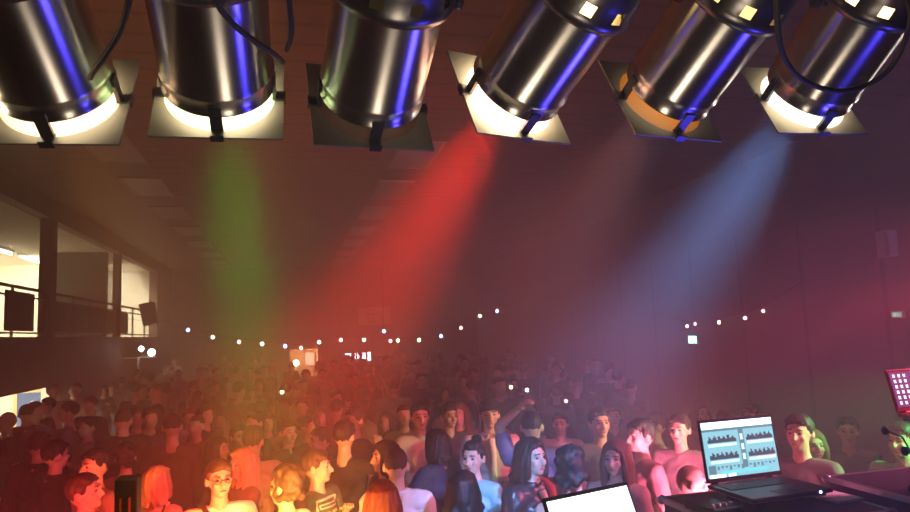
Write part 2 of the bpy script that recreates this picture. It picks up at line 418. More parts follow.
bs = MB(); bs.tube([(-0.5, 0.03, 0.3), (-0.5, 0.399, 0.3)], 0.025); bs.tube([(0.5, 0.03, 0.3), (0.5, 0.399, 0.3)], 0.025); bs.tube([(0, 0.03, -0.3), (0, 0.399, -0.3)], 0.025)
bs.build('bracket', STEELD, bk)

# festoon strings
BC = {'w': ((1, 0.85, 0.55), 15), 'b': ((0.35, 0.45, 1), 15), 'r': ((1, 0.3, 0.3), 15), 'g': ((0.75, 1, 0.55), 15), 'o': ((1, 0.6, 0.25), 15), 'd': ((0.8, 0.5, 0.5), 4)}
def festoon(name_lab, pts, bulbs, rad=0.055):
    t = thing('festoon_string', name_lab, 'string lights', pts[0])
    o0 = V(pts[0])
    MB().tube([V(p) - o0 for p in pts], 0.008, 6).build('wire', RUBBER, t)
    for p, c in bulbs:
        q = V(p) - o0
        sk = MB().lathe([(0.001, 0.09), (0.018, 0.09), (0.02, 0.05), (0.016, 0.04)], 10); s_ = sk.build('socket', BLACK, t, q)
        b_ = MB().ell((0, 0, 0), (rad, rad, rad * 1.1), n=10, m=7); b_.build('bulb', glow('bulb_' + c, *BC[c], sample=False), t, q)
    return t
FB = [(-2.9, 2.8, 'b'), (-2.19, 2.56, 'w'), (-1.43, 2.38, 'r'), (-0.75, 2.29, 'w'), (-0.06, 2.19, 'b'), (0.42, 2.11, 'r'), (0.98, 2.27, 'g'), (1.66, 2.31, 'r'), (2.39, 2.28, 'w'),
      (3.24, 2.21, 'r'), (4.18, 2.2, 'g'), (4.92, 2.3, 'b'), (5.61, 2.54, 'r'), (6.28, 2.91, 'g'), (6.89, 3.06, 'b')]
festoon('long string of coloured bulbs sagging across the far end of the hall', [(XL + 0.01, 22, 3.2)] + [(x, 22, z + 0.09) for x, z, c in FB] + [(8.43, 22, 3.75)], [((x, 22, z), c) for x, z, c in FB])
festoon('short strand with a blue and a greenish bulb hanging over the far end', [(2.98, 21.6, ZC - 0.001), (2.98, 21.6, 2.62), (3.2, 21.6, 2.5), (3.42, 21.6, 2.31)], [((2.98, 21.6, 2.53), 'b'), ((3.42, 21.6, 2.22), 'g')])
RB = [(12.85, 2.36, 'r'), (12.55, 2.4, 'd'), (11.74, 2.42, 'o'), (10.95, 2.48, 'r'), (10.44, 2.59, 'd')]
festoon('short string of dim red and amber bulbs along the panelled wall above the exit sign', [(8.435, 14.5, 2.7)] + [(8.2, y, z + 0.09) for y, z, c in RB] + [(8.435, 9.6, 3.1)], [((8.2, y, z), c) for y, z, c in RB], 0.032)

# exit signs and wall box on the right wall
def exit_sign(loc, lab, s, w, h):
    t = thing('exit_sign', lab, 'exit sign', loc, PI / 2)
    # local: x along the wall, -y into the hall after the turn
    MB().box((-w / 2 - 0.015, -0.001, -h / 2 - 0.015), (w / 2 + 0.015, 0.05, h / 2 + 0.015), bev=0.005).build('casing', mat('sign_case', (0.5, 0.5, 0.5), 0.5), t)
    MB().box((-w / 2, 0.0501, -h / 2), (w / 2, 0.054, h / 2)).build('face', glow('exit_green', (0.22, 0.95, 0.55), s), t)
    fg = MB(); k = h / 0.16
    P = lambda pts: fg.add([(x * k, y_, z * k) for y_ in (0.0541, 0.057) for x, z in pts], [tuple(range(len(pts)))[::-1], tuple(range(len(pts), 2 * len(pts)))] + [(i, (i + 1) % len(pts), (i + 1) % len(pts) + len(pts), i + len(pts)) for i in range(len(pts))])
    P([(0.02, -0.06), (0.11, -0.06), (0.11, 0.06), (0.02, 0.06)])                                   # doorway
    P([(-0.05, 0.035), (-0.03, 0.06), (-0.01, 0.035), (-0.03, 0.015)])                              # head
    P([(-0.06, 0.015), (-0.02, 0.012), (-0.03, -0.02), (0.0, -0.05), (-0.02, -0.06), (-0.05, -0.03), (-0.09, -0.05), (-0.1, -0.035), (-0.06, -0.01)])   # runner
    P([(-0.12, 0.02), (-0.09, 0.045), (-0.09, 0.03), (-0.07, 0.03), (-0.07, 0.01), (-0.09, 0.01), (-0.09, -0.005)])   # arrow
    fg.build('pictogram', glow('exit_white', (0.85, 1, 0.9), s * 1.4), t)
    return t
exit_sign((8.439, 12.98, 2.07), 'bright green and white exit sign low on the panelled wall', 9, 0.30, 0.15).rotation_euler = (0, 0, PI / 2)
exit_sign((8.439, 7.9, 2.44), 'small faint exit sign at the edge of the picture on the panelled wall', 0.5, 0.16, 0.07).rotation_euler = (0, 0, PI / 2)
wb = thing('wall_box', 'pale upright box high on the panelled wall', 'loudspeaker', (8.439, 7.9, 3.45))
MB().box((-0.16, -0.11, -0.19), (0, 0.11, 0.19), bev=0.01).build('cabinet', mat('pale_box', (0.55, 0.48, 0.42), 0.6), wb)  # plain box where only a pale wall patch is known
MB().box((-0.172, -0.09, -0.17), (-0.161, 0.09, 0.17)).build('grille', mat('pale_grille', (0.4, 0.35, 0.32), 0.7), wb)

# ------------------------------------------------------------------ lighting bar and PAR cans
BARY, BARZ = 1.06, 3.44
bar = thing('lighting_bar', 'steel bar above the stage that carries the spotlights', 'lighting bar', (0.4, BARY, BARZ))
MB().tube([(-1.7, 0, 0), (1.9, 0, 0)], 0.024, 14).build('pipe', STEELD, bar)
for x in (-1.6, 1.8): MB().tube([(x, 0, 0.02), (x, 0, ZC - BARZ - 0.001)], 0.004, 6).build('suspension_wire', STEELD, bar)
LAMPG = 'lamp_glow'
def par(rim, d, lab, level, beamcol, bpow, bang, ventglow, gelcol=None):
    d = V(d).normalized(); x = d.cross(V((0, 0, 1))).normalized(); y = d.cross(x)
    M = Matrix(((x.x, y.x, d.x, rim[0]), (x.y, y.y, d.y, rim[1]), (x.z, y.z, d.z, rim[2]), (0, 0, 0, 1)))
    t = thing('par_spotlight', lab, 'spotlight', (0, 0, 0), 0, 'row of spotlights on the bar')
    t.matrix_world = M
    R = 0.100
    # can: outer skin, rolled front bead, inner skin
    MB().lathe([(R, -0.235), (R, -0.045), (R + 0.004, -0.040), (R + 0.004, -0.034), (R, -0.029), (R, -0.008), (R + 0.004, -0.004), (R + 0.003, 0.0), (R - 0.003, 0.0), (R - 0.003, -0.235)], 56).build('can', STEEL, t)
    # rear housing with vent slots
    def skip(i, k): return i == 4 and k % 6 in (0, 1)
    rh = MB().lathe([(R - 0.002, -0.228), (R + 0.012, -0.232), (R + 0.014, -0.245), (R + 0.012, -0.253), (R + 0.010, -0.257), (R + 0.008, -0.279), (R + 0.002, -0.315), (R - 0.02, -0.36), (R - 0.055, -0.385), (0.001, -0.387)], 60, skip=skip)
    rh.build('rear_housing', mat('dark_housing', (0.16, 0.155, 0.15), 0.3, 0.9, 0.1, 20), t)
    # lamp: sealed reflector bulb
    lm = MB().lathe([(0.094, -0.05), (0.092, -0.09), (0.08, -0.16), (0.075, -0.21), (0.07, -0.30), (0.001, -0.302)], 32)
    lm.build('lamp_reflector', mat('lamp_glass_back', (0.5, 0.45, 0.35), 0.3, 0.2, emit=(1, 0.62, 0.22), estr=ventglow), t)
    MB().disc(0.092, -0.049, 32).build('lamp_face', glow('lamp_face_%s' % lab[:6], (1, 0.83, 0.52), 16 * level), t)
    # gel frame: a square plate with a round hole, and the colour sheet in it
    pf = MB(); n = 48; h = 0.119; zz = (0.033, 0.037); rr = 0.103
    vs = []
    for z in zz:
        for k in range(n):
            a = 2 * PI * k / n
            vs.append((rr * math.cos(a), rr * math.sin(a), z))
        for k in range(n):
            a = 2 * PI * k / n; c, s_ = math.cos(a), math.sin(a); q = h / max(abs(c), abs(s_))
            vs.append((c * q, s_ * q, z))
    fs = []
    for k in range(n):
        k2 = (k + 1) % n
        fs += [(k, n + k, n + k2, k2), (2 * n + k, 2 * n + k2, 3 * n + k2, 3 * n + k), (k, k2, 2 * n + k2, 2 * n + k), (n + k, 3 * n + k, 3 * n + k2, n + k2)]
    pf.add(vs, fs)
    g = pf.build('gel_frame', PLATE, t)
    gc = gelcol or [0.55 + 0.4 * c for c in beamcol]  # sheet colour paled: the lamp's white reflection is mixed into it
    MB().disc(0.104, 0.035, 48).build('gel', mat('gel_' + lab[:8], gc, 0.25, 0, 0.03), g)
    # three clips carry the frame in front of the rim
    for a in (PI / 2, PI, 0):
        c = Matrix.Rotation(a, 3, 'Z')
        MB().box((R - 0.002, -0.011, -0.02), (R + 0.005, 0.011, 0.032), rot=c).box((R - 0.003, -0.012, 0.029), (h + 0.003, 0.012, 0.0325), rot=c).box((h + 0.0005, -0.012, 0.026), (h + 0.0035, 0.012, 0.041), rot=c).build('clip', STEELD, t)
    # yoke up to the bar
    Mi = M.inverted()
    pl, pr = V((-(R + 0.016), 0, -0.225)), V(((R + 0.016), 0, -0.225))
    for p in (pl, pr):
        sg = -1 if p.x < 0 else 1
        MB().lathe([(0.001, 0.012), (0.014, 0.011), (0.015, 0.0), (0.009, -0.002), (0.008, -0.02)], 14, Matrix.Translation(p + V((sg * 0.004, 0, 0))) @ Matrix.Rotation(sg * PI / 2, 4, 'Y')).build('pivot_knob', BLACK, t)
    wl, wr = M @ pl, M @ pr
    topz = BARZ - 0.06
    mid = (wl + wr) / 2
    a_ = V((mid.x - 0.118, BARY, topz)); b_ = V((mid.x + 0.118, BARY, topz))
    if bpow is not None:
        yk = MB()
        for s_, e_ in ((wl, a_), (wr, b_)):
            dv = (e_ - s_)
            yk.tube([Mi @ s_, Mi @ (s_ + dv * 0.5), Mi @ e_], 0.011, 6)
        yk.tube([Mi @ a_, Mi @ b_], 0.011, 6)
        yk.build('yoke', STEELD, t)
    c0 = V((mid.x, BARY, topz))
    MB().tube([Mi @ c0, Mi @ (c0 + V((0, 0, 0.035)))], 0.02, 8).build('clamp', BLACK, t)
    if bpow:
        lo = lamp('beam_lamp', 'SPOT', (0, 0, 0.055), bpow, beamcol, size=0.075, blend=1.0, angle=bang)
        lo.parent = t; lo.rotation_euler = (PI, 0, 0)
    return t
RIM = [(-0.40, 1.32, 2.94), (-0.12, 1.32, 2.96), (0.17, 1.32, 2.95), (0.48, 1.32, 2.98), (0.84, 1.32, 2.99), (1.22, 1.32, 3.01)]
DIR = [(0.062, 0.857, -0.511), (0.019, 0.862, -0.506), (-0.063, 0.867, -0.494), (-0.245, 0.856, -0.454), (-0.126, 0.867, -0.483), (0.045, 0.859, -0.51)]
par(RIM[0], DIR[0], 'amber-lit spotlight at the balcony end of the row, cut off by the frame', 0.6, (1.0, 0.36, 0.05), 120, 34, 1.0)
par(RIM[1], DIR[1], 'spotlight throwing the green beam, with a pale square gel frame', 0.9, (0.0, 0.9, 0.03), 1000, 17, 1.0)
par(RIM[2], DIR[2], 'unlit shiny spotlight between the green-beam and red-beam lamps', 0.015, (1.0, 0.3, 0.1), 0, 20, 0.02, (0.22, 0.10, 0.07))
par(RIM[3], DIR[3], 'spotlight throwing the red beam, its gel frame glaring white', 2.2, (1.0, 0.025, 0.012), 2000, 32, 6.0)
par(RIM[4], DIR[4], 'spotlight with a dim orange glow in its gel frame', 0.10, (1.0, 0.26, 0.14), 110, 50, 2.0, (0.75, 0.30, 0.05))
par(RIM[5], DIR[5], 'spotlight throwing the blue beam, at the far right end of the row', 0.8, (0.2, 0.40, 1.0), 1300, 30, 6.0)

# cables hanging off the cans
def cable(lab, pts, r=0.0045):
    # smooth the polyline
    P = [V(p) for p in pts]
    for _ in range(2):
        Q = [P[0]]
        for a, b in zip(P, P[1:]): Q += [a.lerp(b, 0.25), a.lerp(b, 0.75)]
        P = Q + [P[-1]]
    o = MB().tube(P, r, 8).build('hanging_cable', RUBBER)
    return tag(o, lab, 'cable', 'cables along the spotlights')
cable('black cable sagging across the amber-lit spotlight at the balcony end', [(-0.173, 1.030, 3.452), (-0.173, 0.98, 3.36), (-0.173, 0.86, 2.965), (-0.194, 0.92, 2.916), (-0.216, 0.98, 2.901), (-0.245, 1.02, 2.879), (-0.268, 1.05, 2.868), (-0.286, 1.1, 2.874)])
cable('black cable slanting across the green-beam spotlight', [(-0.094, 1.030, 3.452), (-0.094, 0.98, 3.36), (-0.094, 0.86, 2.947), (-0.091, 0.93, 2.929), (-0.071, 0.98, 2.92), (-0.041, 1.02, 2.912), (-0.014, 1.06, 2.912), (-0.001, 1.15, 2.936)])
cable('short black cable hanging down beside the green-beam spotlight', [(0.006, 1.030, 3.452), (0.006, 0.98, 3.36), (0.006, 1.0, 3.036), (0.01, 1.05, 2.998), (0.015, 1.12, 2.972), (0.006, 1.2, 2.979)])
cable('black cable hanging in a wide loop round the blue-beam spotlight', [(0.703, 1.030, 3.452), (0.703, 0.98, 3.36), (0.703, 0.8, 2.991), (0.745, 0.86, 2.914), (0.788, 0.9, 2.881), (0.862, 0.94, 2.862), (0.971, 0.97, 2.861), (1.029, 0.94, 2.882), (1.036, 0.9, 2.926), (0.997, 0.84, 2.973), (1.017, 0.98, 3.36), (1.017, 1.030, 3.452)])

# ------------------------------------------------------------------ people
HEADP = V((0, 0, 1.56))
ARM = {  # elbow, wrist (left arm, x outwards), palm normal
    'down': ((0.235, 0.03, 1.12), (0.235, -0.05, 0.87)),
    'bent': ((0.225, 0.0, 1.12), (0.13, -0.22, 1.14)),
    'hold': ((0.225, -0.02, 1.12), (0.13, -0.25, 1.26)),
    'up': ((0.27, -0.06, 1.52), (0.20, -0.10, 1.77)),
    'fwdup': ((0.23, -0.18, 1.34), (0.17, -0.36, 1.50)),
    'phone': ((0.22, -0.16, 1.24), (0.10, -0.33, 1.42)),
    'cross': ((0.235, -0.05, 1.14), (0.0, -0.19, 1.15)),
    'nape': ((0.25, 0.0, 1.63), (0.10, 0.04, 1.76)),
    'chest': ((0.23, -0.03, 1.14), (0.08, -0.19, 1.32)),
    'chin': ((0.21, -0.14, 1.16), (0.07, -0.20, 1.43)),
    'out': ((0.33, -0.10, 1.20), (0.46, -0.26, 1.12)),
    'fwd': ((0.225, -0.12, 1.17), (0.17, -0.37, 1.15)),
}
PEND = []
def queue(mb, name, mats, parent, voxel, smooth, post=None):
    o = mb.build(name, mats, parent)
    md = o.modifiers.new('r', 'REMESH'); md.mode = 'VOXEL'; md.voxel_size = voxel; md.use_smooth_shade = True
    if smooth:
        ms = o.modifiers.new('s', 'SMOOTH'); ms.factor = 0.5; ms.iterations = smooth
    PEND.append((o, post))
    return o
def wrinkle(amp, sc, seed):
    def f(me):
        n = len(me.vertices)
        co = np.empty(n * 3); me.vertices.foreach_get('co', co); co = co.reshape(-1, 3)
        no = np.empty(n * 3); me.vertex_normals.foreach_get('vector', no); no = no.reshape(-1, 3)
        x, y, z = co.T * sc
        w_ = np.sin(x * 2.1 + 1.7 * np.sin(z * 1.3 + seed) + seed) * np.cos(z * 2.7 + 1.1 * np.sin(y * 2.2 + x + seed)) + 0.5 * np.sin(z * 6.1 + 3 * np.sin(x * 1.9 + seed))
        co += no * (w_ * amp)[:, None]
        me.vertices.foreach_set('co', co.ravel()); me.update()
    return f
def strands(amp, seed, freq=46):
    def f(me):
        n = len(me.vertices)
        co = np.empty(n * 3); me.vertices.foreach_get('co', co); co = co.reshape(-1, 3)
        no = np.empty(n * 3); me.vertex_normals.foreach_get('vector', no); no = no.reshape(-1, 3)
        a = np.arctan2(co[:, 0], co[:, 1] + 0.02)
        w_ = np.sin(a * freq / 3 + 2 * np.sin(co[:, 2] * 14 + seed)) + 0.6 * np.sin(a * freq / 1.7 + seed + 3 * np.sin(co[:, 2] * 9))
        co += no * (w_ * amp)[:, None]
        me.vertices.foreach_set('co', co.ravel()); me.update()
    return f

def hand(mb, wrist, dirv, inward, curl=0.5, L=1.0):
    """Palm and five fingers; dirv along the forearm, inward the way the palm faces."""
    d = dirv.normalized(); n = (inward - d * inward.dot(d)).normalized(); s = d.cross(n)
    pc = wrist + d * 0.045
    R = Matrix(((s.x, n.x, d.x), (s.y, n.y, d.y), (s.z, n.z, d.z)))
    mb.ell(pc, (0.038, 0.017, 0.055), R)
    for k, (o, ln) in enumerate(((-0.028, 0.066), (-0.010, 0.076), (0.009, 0.072), (0.027, 0.056))):
        a = pc + d * 0.038 + s * o
        b = a + (d * math.cos(curl) + n * math.sin(curl)) * ln * 0.45
        c = b + (d * math.cos(curl * 2.2) + n * math.sin(curl * 2.2)) * ln * 0.33
        e = c + (d * math.cos(curl * 3) + n * math.sin(curl * 3)) * ln * 0.25
        mb.tube([a, b, c, e], [0.0095, 0.0088, 0.008, 0.006], 7)
    a = pc - d * 0.022 - s * 0.026; b = a - s * 0.026 + d * 0.022 + n * 0.012; c = b + d * 0.028 + n * 0.012 + s * 0.006
    mb.tube([a, b, c], [0.012, 0.010, 0.0075], 7)

def build_person(name, sp, lod=0):
    """Figure facing -Y, 1.75 m tall, feet on z=0. Returns the body object (with clothes and hair as children)."""
    fem = sp.get('fem', False); kx = 0.90 if fem else 1.0
    st = sp.get('stout', 1.0)
    lean = math.radians(sp.get('lean', 0)); ht = math.radians(sp.get('head', 0)); nod = math.radians(sp.get('nod', 0)); tilt = math.radians(sp.get('tilt', 0))
    RL = Matrix.Rotation(lean, 3, 'X'); piv = V((0, 0, 0.95))
    def T(p):
        p = V(p)
        return piv + RL @ (p - piv) if p.z > 0.95 else p
    RH = RL @ Matrix.Rotation(ht, 3, 'Z') @ Matrix.Rotation(nod, 3, 'X') @ Matrix.Rotation(tilt, 3, 'Y')
    hp_ = T(HEADP)
    def H(p): return hp_ + RH @ (V(p) - HEADP)
    al, ar = sp.get('arms', ('down', 'down'))
    def jo(side):
        nm = al if side > 0 else ar
        e, w_ = ARM[nm]
        f = lambda p: T((p[0] * side * (0.95 if fem else 1), p[1], p[2]))
        return T((0.183 * kx * side, 0.0, 1.405)), f(e), f(w_)
    vox = (0.0095, 0.016)[1 if lod else 0]
    skin = SKIN[sp.get('skin', 0)]
    # body
    b = MB()
    b.ell(T((0, 0, 0.95)), (0.165 * (1.0 if fem else 0.97), 0.112, 0.12), RL); b.ell(T((0, 0, 1.10)), (0.135 * kx * st, 0.095, 0.14), RL)
    b.ell(T((0, 0, 1.28)), (0.163 * kx, 0.110, 0.17), RL); b.cap(T((-0.15 * kx, 0, 1.405)), 0.058, T((0.15 * kx, 0, 1.405)), 0.058)
    b.cap(T((0, 0.012, 1.42)), 0.075, T((0, 0.008, 1.49)), 0.056); b.cap(T((0, 0.008, 1.45)), 0.054 * kx, H((0, 0.0, 1.57)), 0.052 * kx)
    b.ell(H((0, 0.012, 1.648)), (0.075, 0.094, 0.098), RH, 16, 12); b.ell(H((0, -0.030, 1.592)), (0.058, 0.062, 0.072), RH, 14, 10)
    b.ell(H((0, -0.066, 1.545)), (0.026, 0.022, 0.018), RH)
    b.cap(H((0, -0.083, 1.645)), 0.011, H((0, -0.104, 1.606)), 0.0155)
    b.cap(H((-0.035, -0.076, 1.662)), 0.012, H((0.035, -0.076, 1.662)), 0.012)
    for s in (-1, 1):
        b.ell(H((0.078 * s, 0.018, 1.622)), (0.012, 0.022, 0.033), RH)
        b.ell(H((0.038 * s, -0.066, 1.605)), (0.022, 0.018, 0.02), RH)
        b.cap((0.088 * s, 0, 0.90), 0.086, (0.10 * s, -0.01, 0.50), 0.057); b.cap((0.10 * s, -0.01, 0.50), 0.056, (0.11 * s, 0.01, 0.10), 0.04)
        b.cap((0.11 * s, 0.035, 0.045), 0.038, (0.125 * s, -0.13, 0.032), 0.03)
        S, E, W = jo(s)
        b.cap(S, 0.05 * kx, E, 0.040 * kx); b.cap(E, 0.040 * kx, W, 0.027)
        if fem: b.ell(T((0.068 * s, -0.085, 1.275)), (0.062, 0.055, 0.06), RL)
    ex = MB()
    for s in (-1, 1):
        S, E, W = jo(s)
        d = (W - E)
        inward = V((-s, 0, 0)) if abs(d.normalized().z) > 0.6 and W.z < E.z else V((-s * 0.4, -0.2, -0.8))
        hd = MB(); hand(hd, W, d, inward, 0.45 if not sp.get('open') else 0.12)
        ex.add(hd.v, hd.f, 0, True)
        if not lod:
            ex.ell(H((0.031 * s, -0.0775, 1.638)), (0.0125, 0.006, 0.0065), RH, 8, 6, 1)
            ex.cap(H((0.016 * s, -0.089, 1.664)), 0.004, H((0.048 * s, -0.079, 1.663)), 0.003, 6, 3)
    if not lod: ex.ell(H((0, -0.0905, 1.572)), (0.022, 0.006, 0.0065), RH, 8, 6, 2)
    hc = sp.get('hairc', 'dark')
    def join(me):
        bm = bmesh.new(); bm.from_mesh(me)
        base = [bm.verts.new(v) for v in ex.v]
        for f, mi in zip(ex.f, ex.m):
            try:
                nf = bm.faces.new([base[i] for i in f]); nf.material_index = mi; nf.smooth = True
            except ValueError: pass
        bm.to_mesh(me); bm.free()
    body = queue(b, name, [skin, EYE, LIP, hairmat(hc)], None, vox, 2, join)
    seed = random.random() * 9
    # top
    top = sp.get('top', 'tee'); tc_ = sp.get('tc', (0.05, 0.05, 0.06)); x_ = {'tee': 0.014, 'long': 0.014, 'tank': 0.009, 'jacket': 0.026}[top]
    s_ = MB()
    s_.ell(T((0, 0, 0.99)), (0.165 + x_, 0.112 + x_, 0.13), RL); s_.ell(T((0, 0, 1.10)), ((0.140 * kx + x_) * st, 0.098 + x_, 0.15), RL)
    s_.ell(T((0, 0, 1.28)), (0.163 * kx + x_, 0.110 + x_, 0.165), RL)
    if fem:
        for s in (-1, 1): s_.ell(T((0.068 * s, -0.085, 1.275)), (0.062 + x_, 0.055 + x_, 0.06 + x_), RL)
    if top == 'tank':
        for s in (-1, 1): s_.cap(T((0.085 * s, -0.07, 1.36)), 0.022, T((0.09 * s, 0.0, 1.465)), 0.02); s_.cap(T((0.09 * s, 0.0, 1.465)), 0.02, T((0.075 * s, 0.075, 1.36)), 0.022)
    else:
        s_.cap(T((-0.15 * kx, 0.004, 1.405)), 0.058 + x_, T((0.15 * kx, 0.004, 1.405)), 0.058 + x_)
        for s in (-1, 1):
            S, E, W = jo(s)
            if top == 'tee':
                s_.cap(S, 0.054 * kx + x_, S.lerp(E, 0.62), 0.050 * kx + x_)
            else:
                s_.cap(S, 0.054 * kx + x_, E, 0.044 * kx + x_); s_.cap(E, 0.044 * kx + x_, E.lerp(W, 0.9), 0.032 + x_ * 0.8)
    if top == 'jacket' or sp.get('collar'):
        for k in range(10):
            a0, a1 = [2 * PI * (k + q) / 10 * 0.86 - PI / 2 + 0.45 for q in (0, 1)]
            s_.cap(T((0.068 * math.cos(a0), 0.008 + 0.066 * math.sin(a0), 1.475)), 0.016, T((0.068 * math.cos(a1), 0.008 + 0.066 * math.sin(a1), 1.475)), 0.016)
    nm = {'tee': 't_shirt', 'long': 'shirt', 'tank': 'vest_top', 'jacket': 'jacket'}[top]
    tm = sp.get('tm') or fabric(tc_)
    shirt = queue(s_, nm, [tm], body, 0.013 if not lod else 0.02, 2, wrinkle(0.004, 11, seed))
    # trousers
    t_ = MB(); xt = 0.014
    t_.ell((0, 0, 0.93), (0.168 + xt * 0.6, 0.112 + xt * 0.6, 0.115))
    for s in (-1, 1):
        t_.cap((0.088 * s, 0, 0.90), 0.086 + xt, (0.10 * s, -0.01, 0.50), 0.058 + xt); t_.cap((0.10 * s, -0.01, 0.50), 0.058 + xt, (0.11 * s, 0.01, 0.11), 0.045 + xt)
    queue(t_, 'trousers', [fabric(sp.get('lc', (0.03, 0.035, 0.05)), name='denim')], body, 0.02, 2, wrinkle(0.003, 10, seed + 2))
    for s in (-1, 1):
        f_ = MB(); f_.cap((0.11 * s, 0.04, 0.052), 0.046, (0.126 * s, -0.14, 0.04), 0.038); f_.box((0.07 * s if s > 0 else -0.17, -0.18, 0.0), (0.17 if s > 0 else -0.07, 0.08, 0.025), bev=0.008)
        queue(f_, 'shoe', [mat('shoe_leather', (0.03, 0.025, 0.022), 0.5)], body, 0.02, 1)
    # hair
    hs = sp.get('hair', 'short')
    if hs != 'bald':
        h_ = MB(); rnd = random.Random(int(seed * 1000))
        if hs == 'buzz':
            h_.ell(H((0, 0.022, 1.664)), (0.079, 0.090, 0.088), RH, 16, 10); h_.ell(H((0, 0.004, 1.70)), (0.066, 0.078, 0.050), RH)
        else:
            h_.ell(H((0, 0.028, 1.668)), (0.084, 0.093, 0.092), RH, 16, 10); h_.ell(H((0, 0.008, 1.714)), (0.072, 0.081, 0.050), RH)
            for s in (-1, 1): h_.cap(H((0.072 * s, -0.01, 1.68)), 0.016, H((0.077 * s, -0.002, 1.635)), 0.009)
        if hs in ('short', 'quiff'):
            for k in range(9):
                h_.cap(H((0.055 * (k / 4 - 1), -0.045, 1.735 - 0.012 * abs(k - 4) / 2)), 0.018, H((0.060 * (k / 4 - 1) + rnd.uniform(-.01, .01), -0.070, 1.722 - 0.02 * abs(k / 4 - 1) + rnd.uniform(-.012, .008))), 0.009)
        if hs in ('long', 'bob', 'curly', 'vlong'):
            z1 = {'long': 1.30, 'bob': 1.50, 'curly': 1.28, 'vlong': 1.16}[hs]
            N = 19
            for k in range(N):
                a = math.radians(-125 + 250 * k / (N - 1))          # 0 = back of the head
                ca, sa = math.cos(a), math.sin(a)
                p0 = H((0.066 * sa, 0.02 + 0.075 * ca, 1.70)); p1 = H((0.092 * sa, 0.018 + 0.096 * ca, 1.60)); p2 = H((0.094 * sa, 0.02 + 0.094 * ca, 1.53))
                q = 1.0 if abs(a) < 1.6 else 0.75
                p3 = T((0.115 * sa, (0.075 if abs(a) < 1.7 else 0.02) + 0.075 * ca, 1.53 - (1.53 - z1) * q + rnd.uniform(-0.03, 0.02)))
                h_.cap(p0, 0.026, p1, 0.026); h_.cap(p1, 0.026, p2, 0.025)
                if hs == 'curly':
                    for j in range(5):
                        c_ = p2.lerp(p3, j / 4) + V((rnd.uniform(-1, 1), rnd.uniform(-1, 1), rnd.uniform(-1, 1))) * 0.018
                        h_.ell(c_, rnd.uniform(0.026, 0.036), None, 8, 6)
                else:
                    h_.cap(p2, 0.025, p3, 0.012)
            h_.cap(H((-0.05, -0.062, 1.715)), 0.017, H((0.02, -0.06, 1.725)), 0.017)
            h_.cap(H((-0.05, -0.062, 1.712)), 0.015, H((-0.078, -0.03, 1.65)), 0.013); h_.cap(H((0.03, -0.064, 1.715)), 0.015, H((0.08, -0.03, 1.65)), 0.013)
        if hs == 'mop':
            for k in range(46):
                u, v_ = rnd.uniform(0, 2 * PI), rnd.uniform(0.15, 1.0)
                c_ = (0.088 * math.cos(u) * v_, 0.022 + 0.095 * math.sin(u) * v_ , 1.675 + 0.092 * math.sqrt(max(0, 1 - v_ * v_)) - 0.01)
                if c_[1] < -0.04 and c_[2] < 1.70: continue
                h_.ell(H(c_), rnd.uniform(0.022, 0.034), None, 8, 6)
            for k in range(12):
                a = math.radians(-110 + 220 * k / 11); h_.ell(H((0.082 * math.sin(a), 0.02 + 0.09 * math.cos(a), 1.60 + rnd.uniform(-.02, .02))), 0.026, None, 8, 6)
        if hs == 'bun':
            h_.ell(H((0, 0.075, 1.755)), (0.045, 0.045, 0.04), RH)
        queue(h_, 'hair', [hairmat(hc)], body, 0.0095 if not lod else 0.016, 1 if hs in ('curly', 'mop') else 2, strands(0.0028 if hs not in ('buzz', 'curly', 'mop') else 0.001, seed))
    if sp.get('cap'):
        c_ = MB(); c_.ell(H((0, 0.014, 1.695)), (0.088, 0.104, 0.07), RH, 16, 10)
        for k in range(7): c_.cap(H((0.018 * (k - 3), -0.085, 1.702)), 0.008, H((0.016 * (k - 3), -0.158 + 0.006 * abs(k - 3), 1.692)), 0.006)
        queue(c_, 'cap', [fabric(sp['cap'], name='cap_cloth')], body, 0.011, 2)
    if sp.get('glasses'):
        g_ = MB()
        for s in (-1, 1):
            g_.tube([H((0.033 * s + 0.023 * math.cos(q), -0.099, 1.638 + 0.018 * math.sin(q))) for q in [2 * PI * k / 16 for k in range(17)]], 0.0028, 5)
            g_.tube([H((0.056 * s, -0.099, 1.642)), H((0.084 * s, 0.02, 1.642))], 0.0026, 5)
        g_.tube([H((-0.010, -0.10, 1.642)), H((0.010, -0.10, 1.642))], 0.0026, 5)
        g_.build('glasses', BLACK, body)
    if sp.get('strap'):
        pts = [T(p) for p in ((-0.12, 0.06, 1.47), (-0.115, -0.02, 1.495), (-0.09, -0.10, 1.43), (-0.02, -0.142, 1.30), (0.07, -0.138, 1.16), (0.16, -0.10, 1.02), (0.20, 0.0, 0.97))]
        MB().tube(pts, 0.016, 8).build('bag_strap', fabric((0.03, 0.012, 0.01), name='strap_leather'), body)
        bb = MB().box((0.19, -0.09, 0.82), (0.27, 0.10, 1.0), bev=0.02); bb.build('shoulder_bag', fabric((0.03, 0.02, 0.018), name='strap_leather'), body)
    return body

NAVY = (0.03, 0.035, 0.09); BLK = (0.014, 0.013, 0.014); WHITE = (0.82, 0.80, 0.76); GREY = (0.32, 0.32, 0.34); DK = (0.035, 0.03, 0.03)
PLAID = fabric((0.55, 0.42, 0.24), stripes=((1, 0.0, 1), 14, (0.16, 0.10, 0.06), 0.3), name='plaid_cloth')
def W_(c): return dict(tc=c)
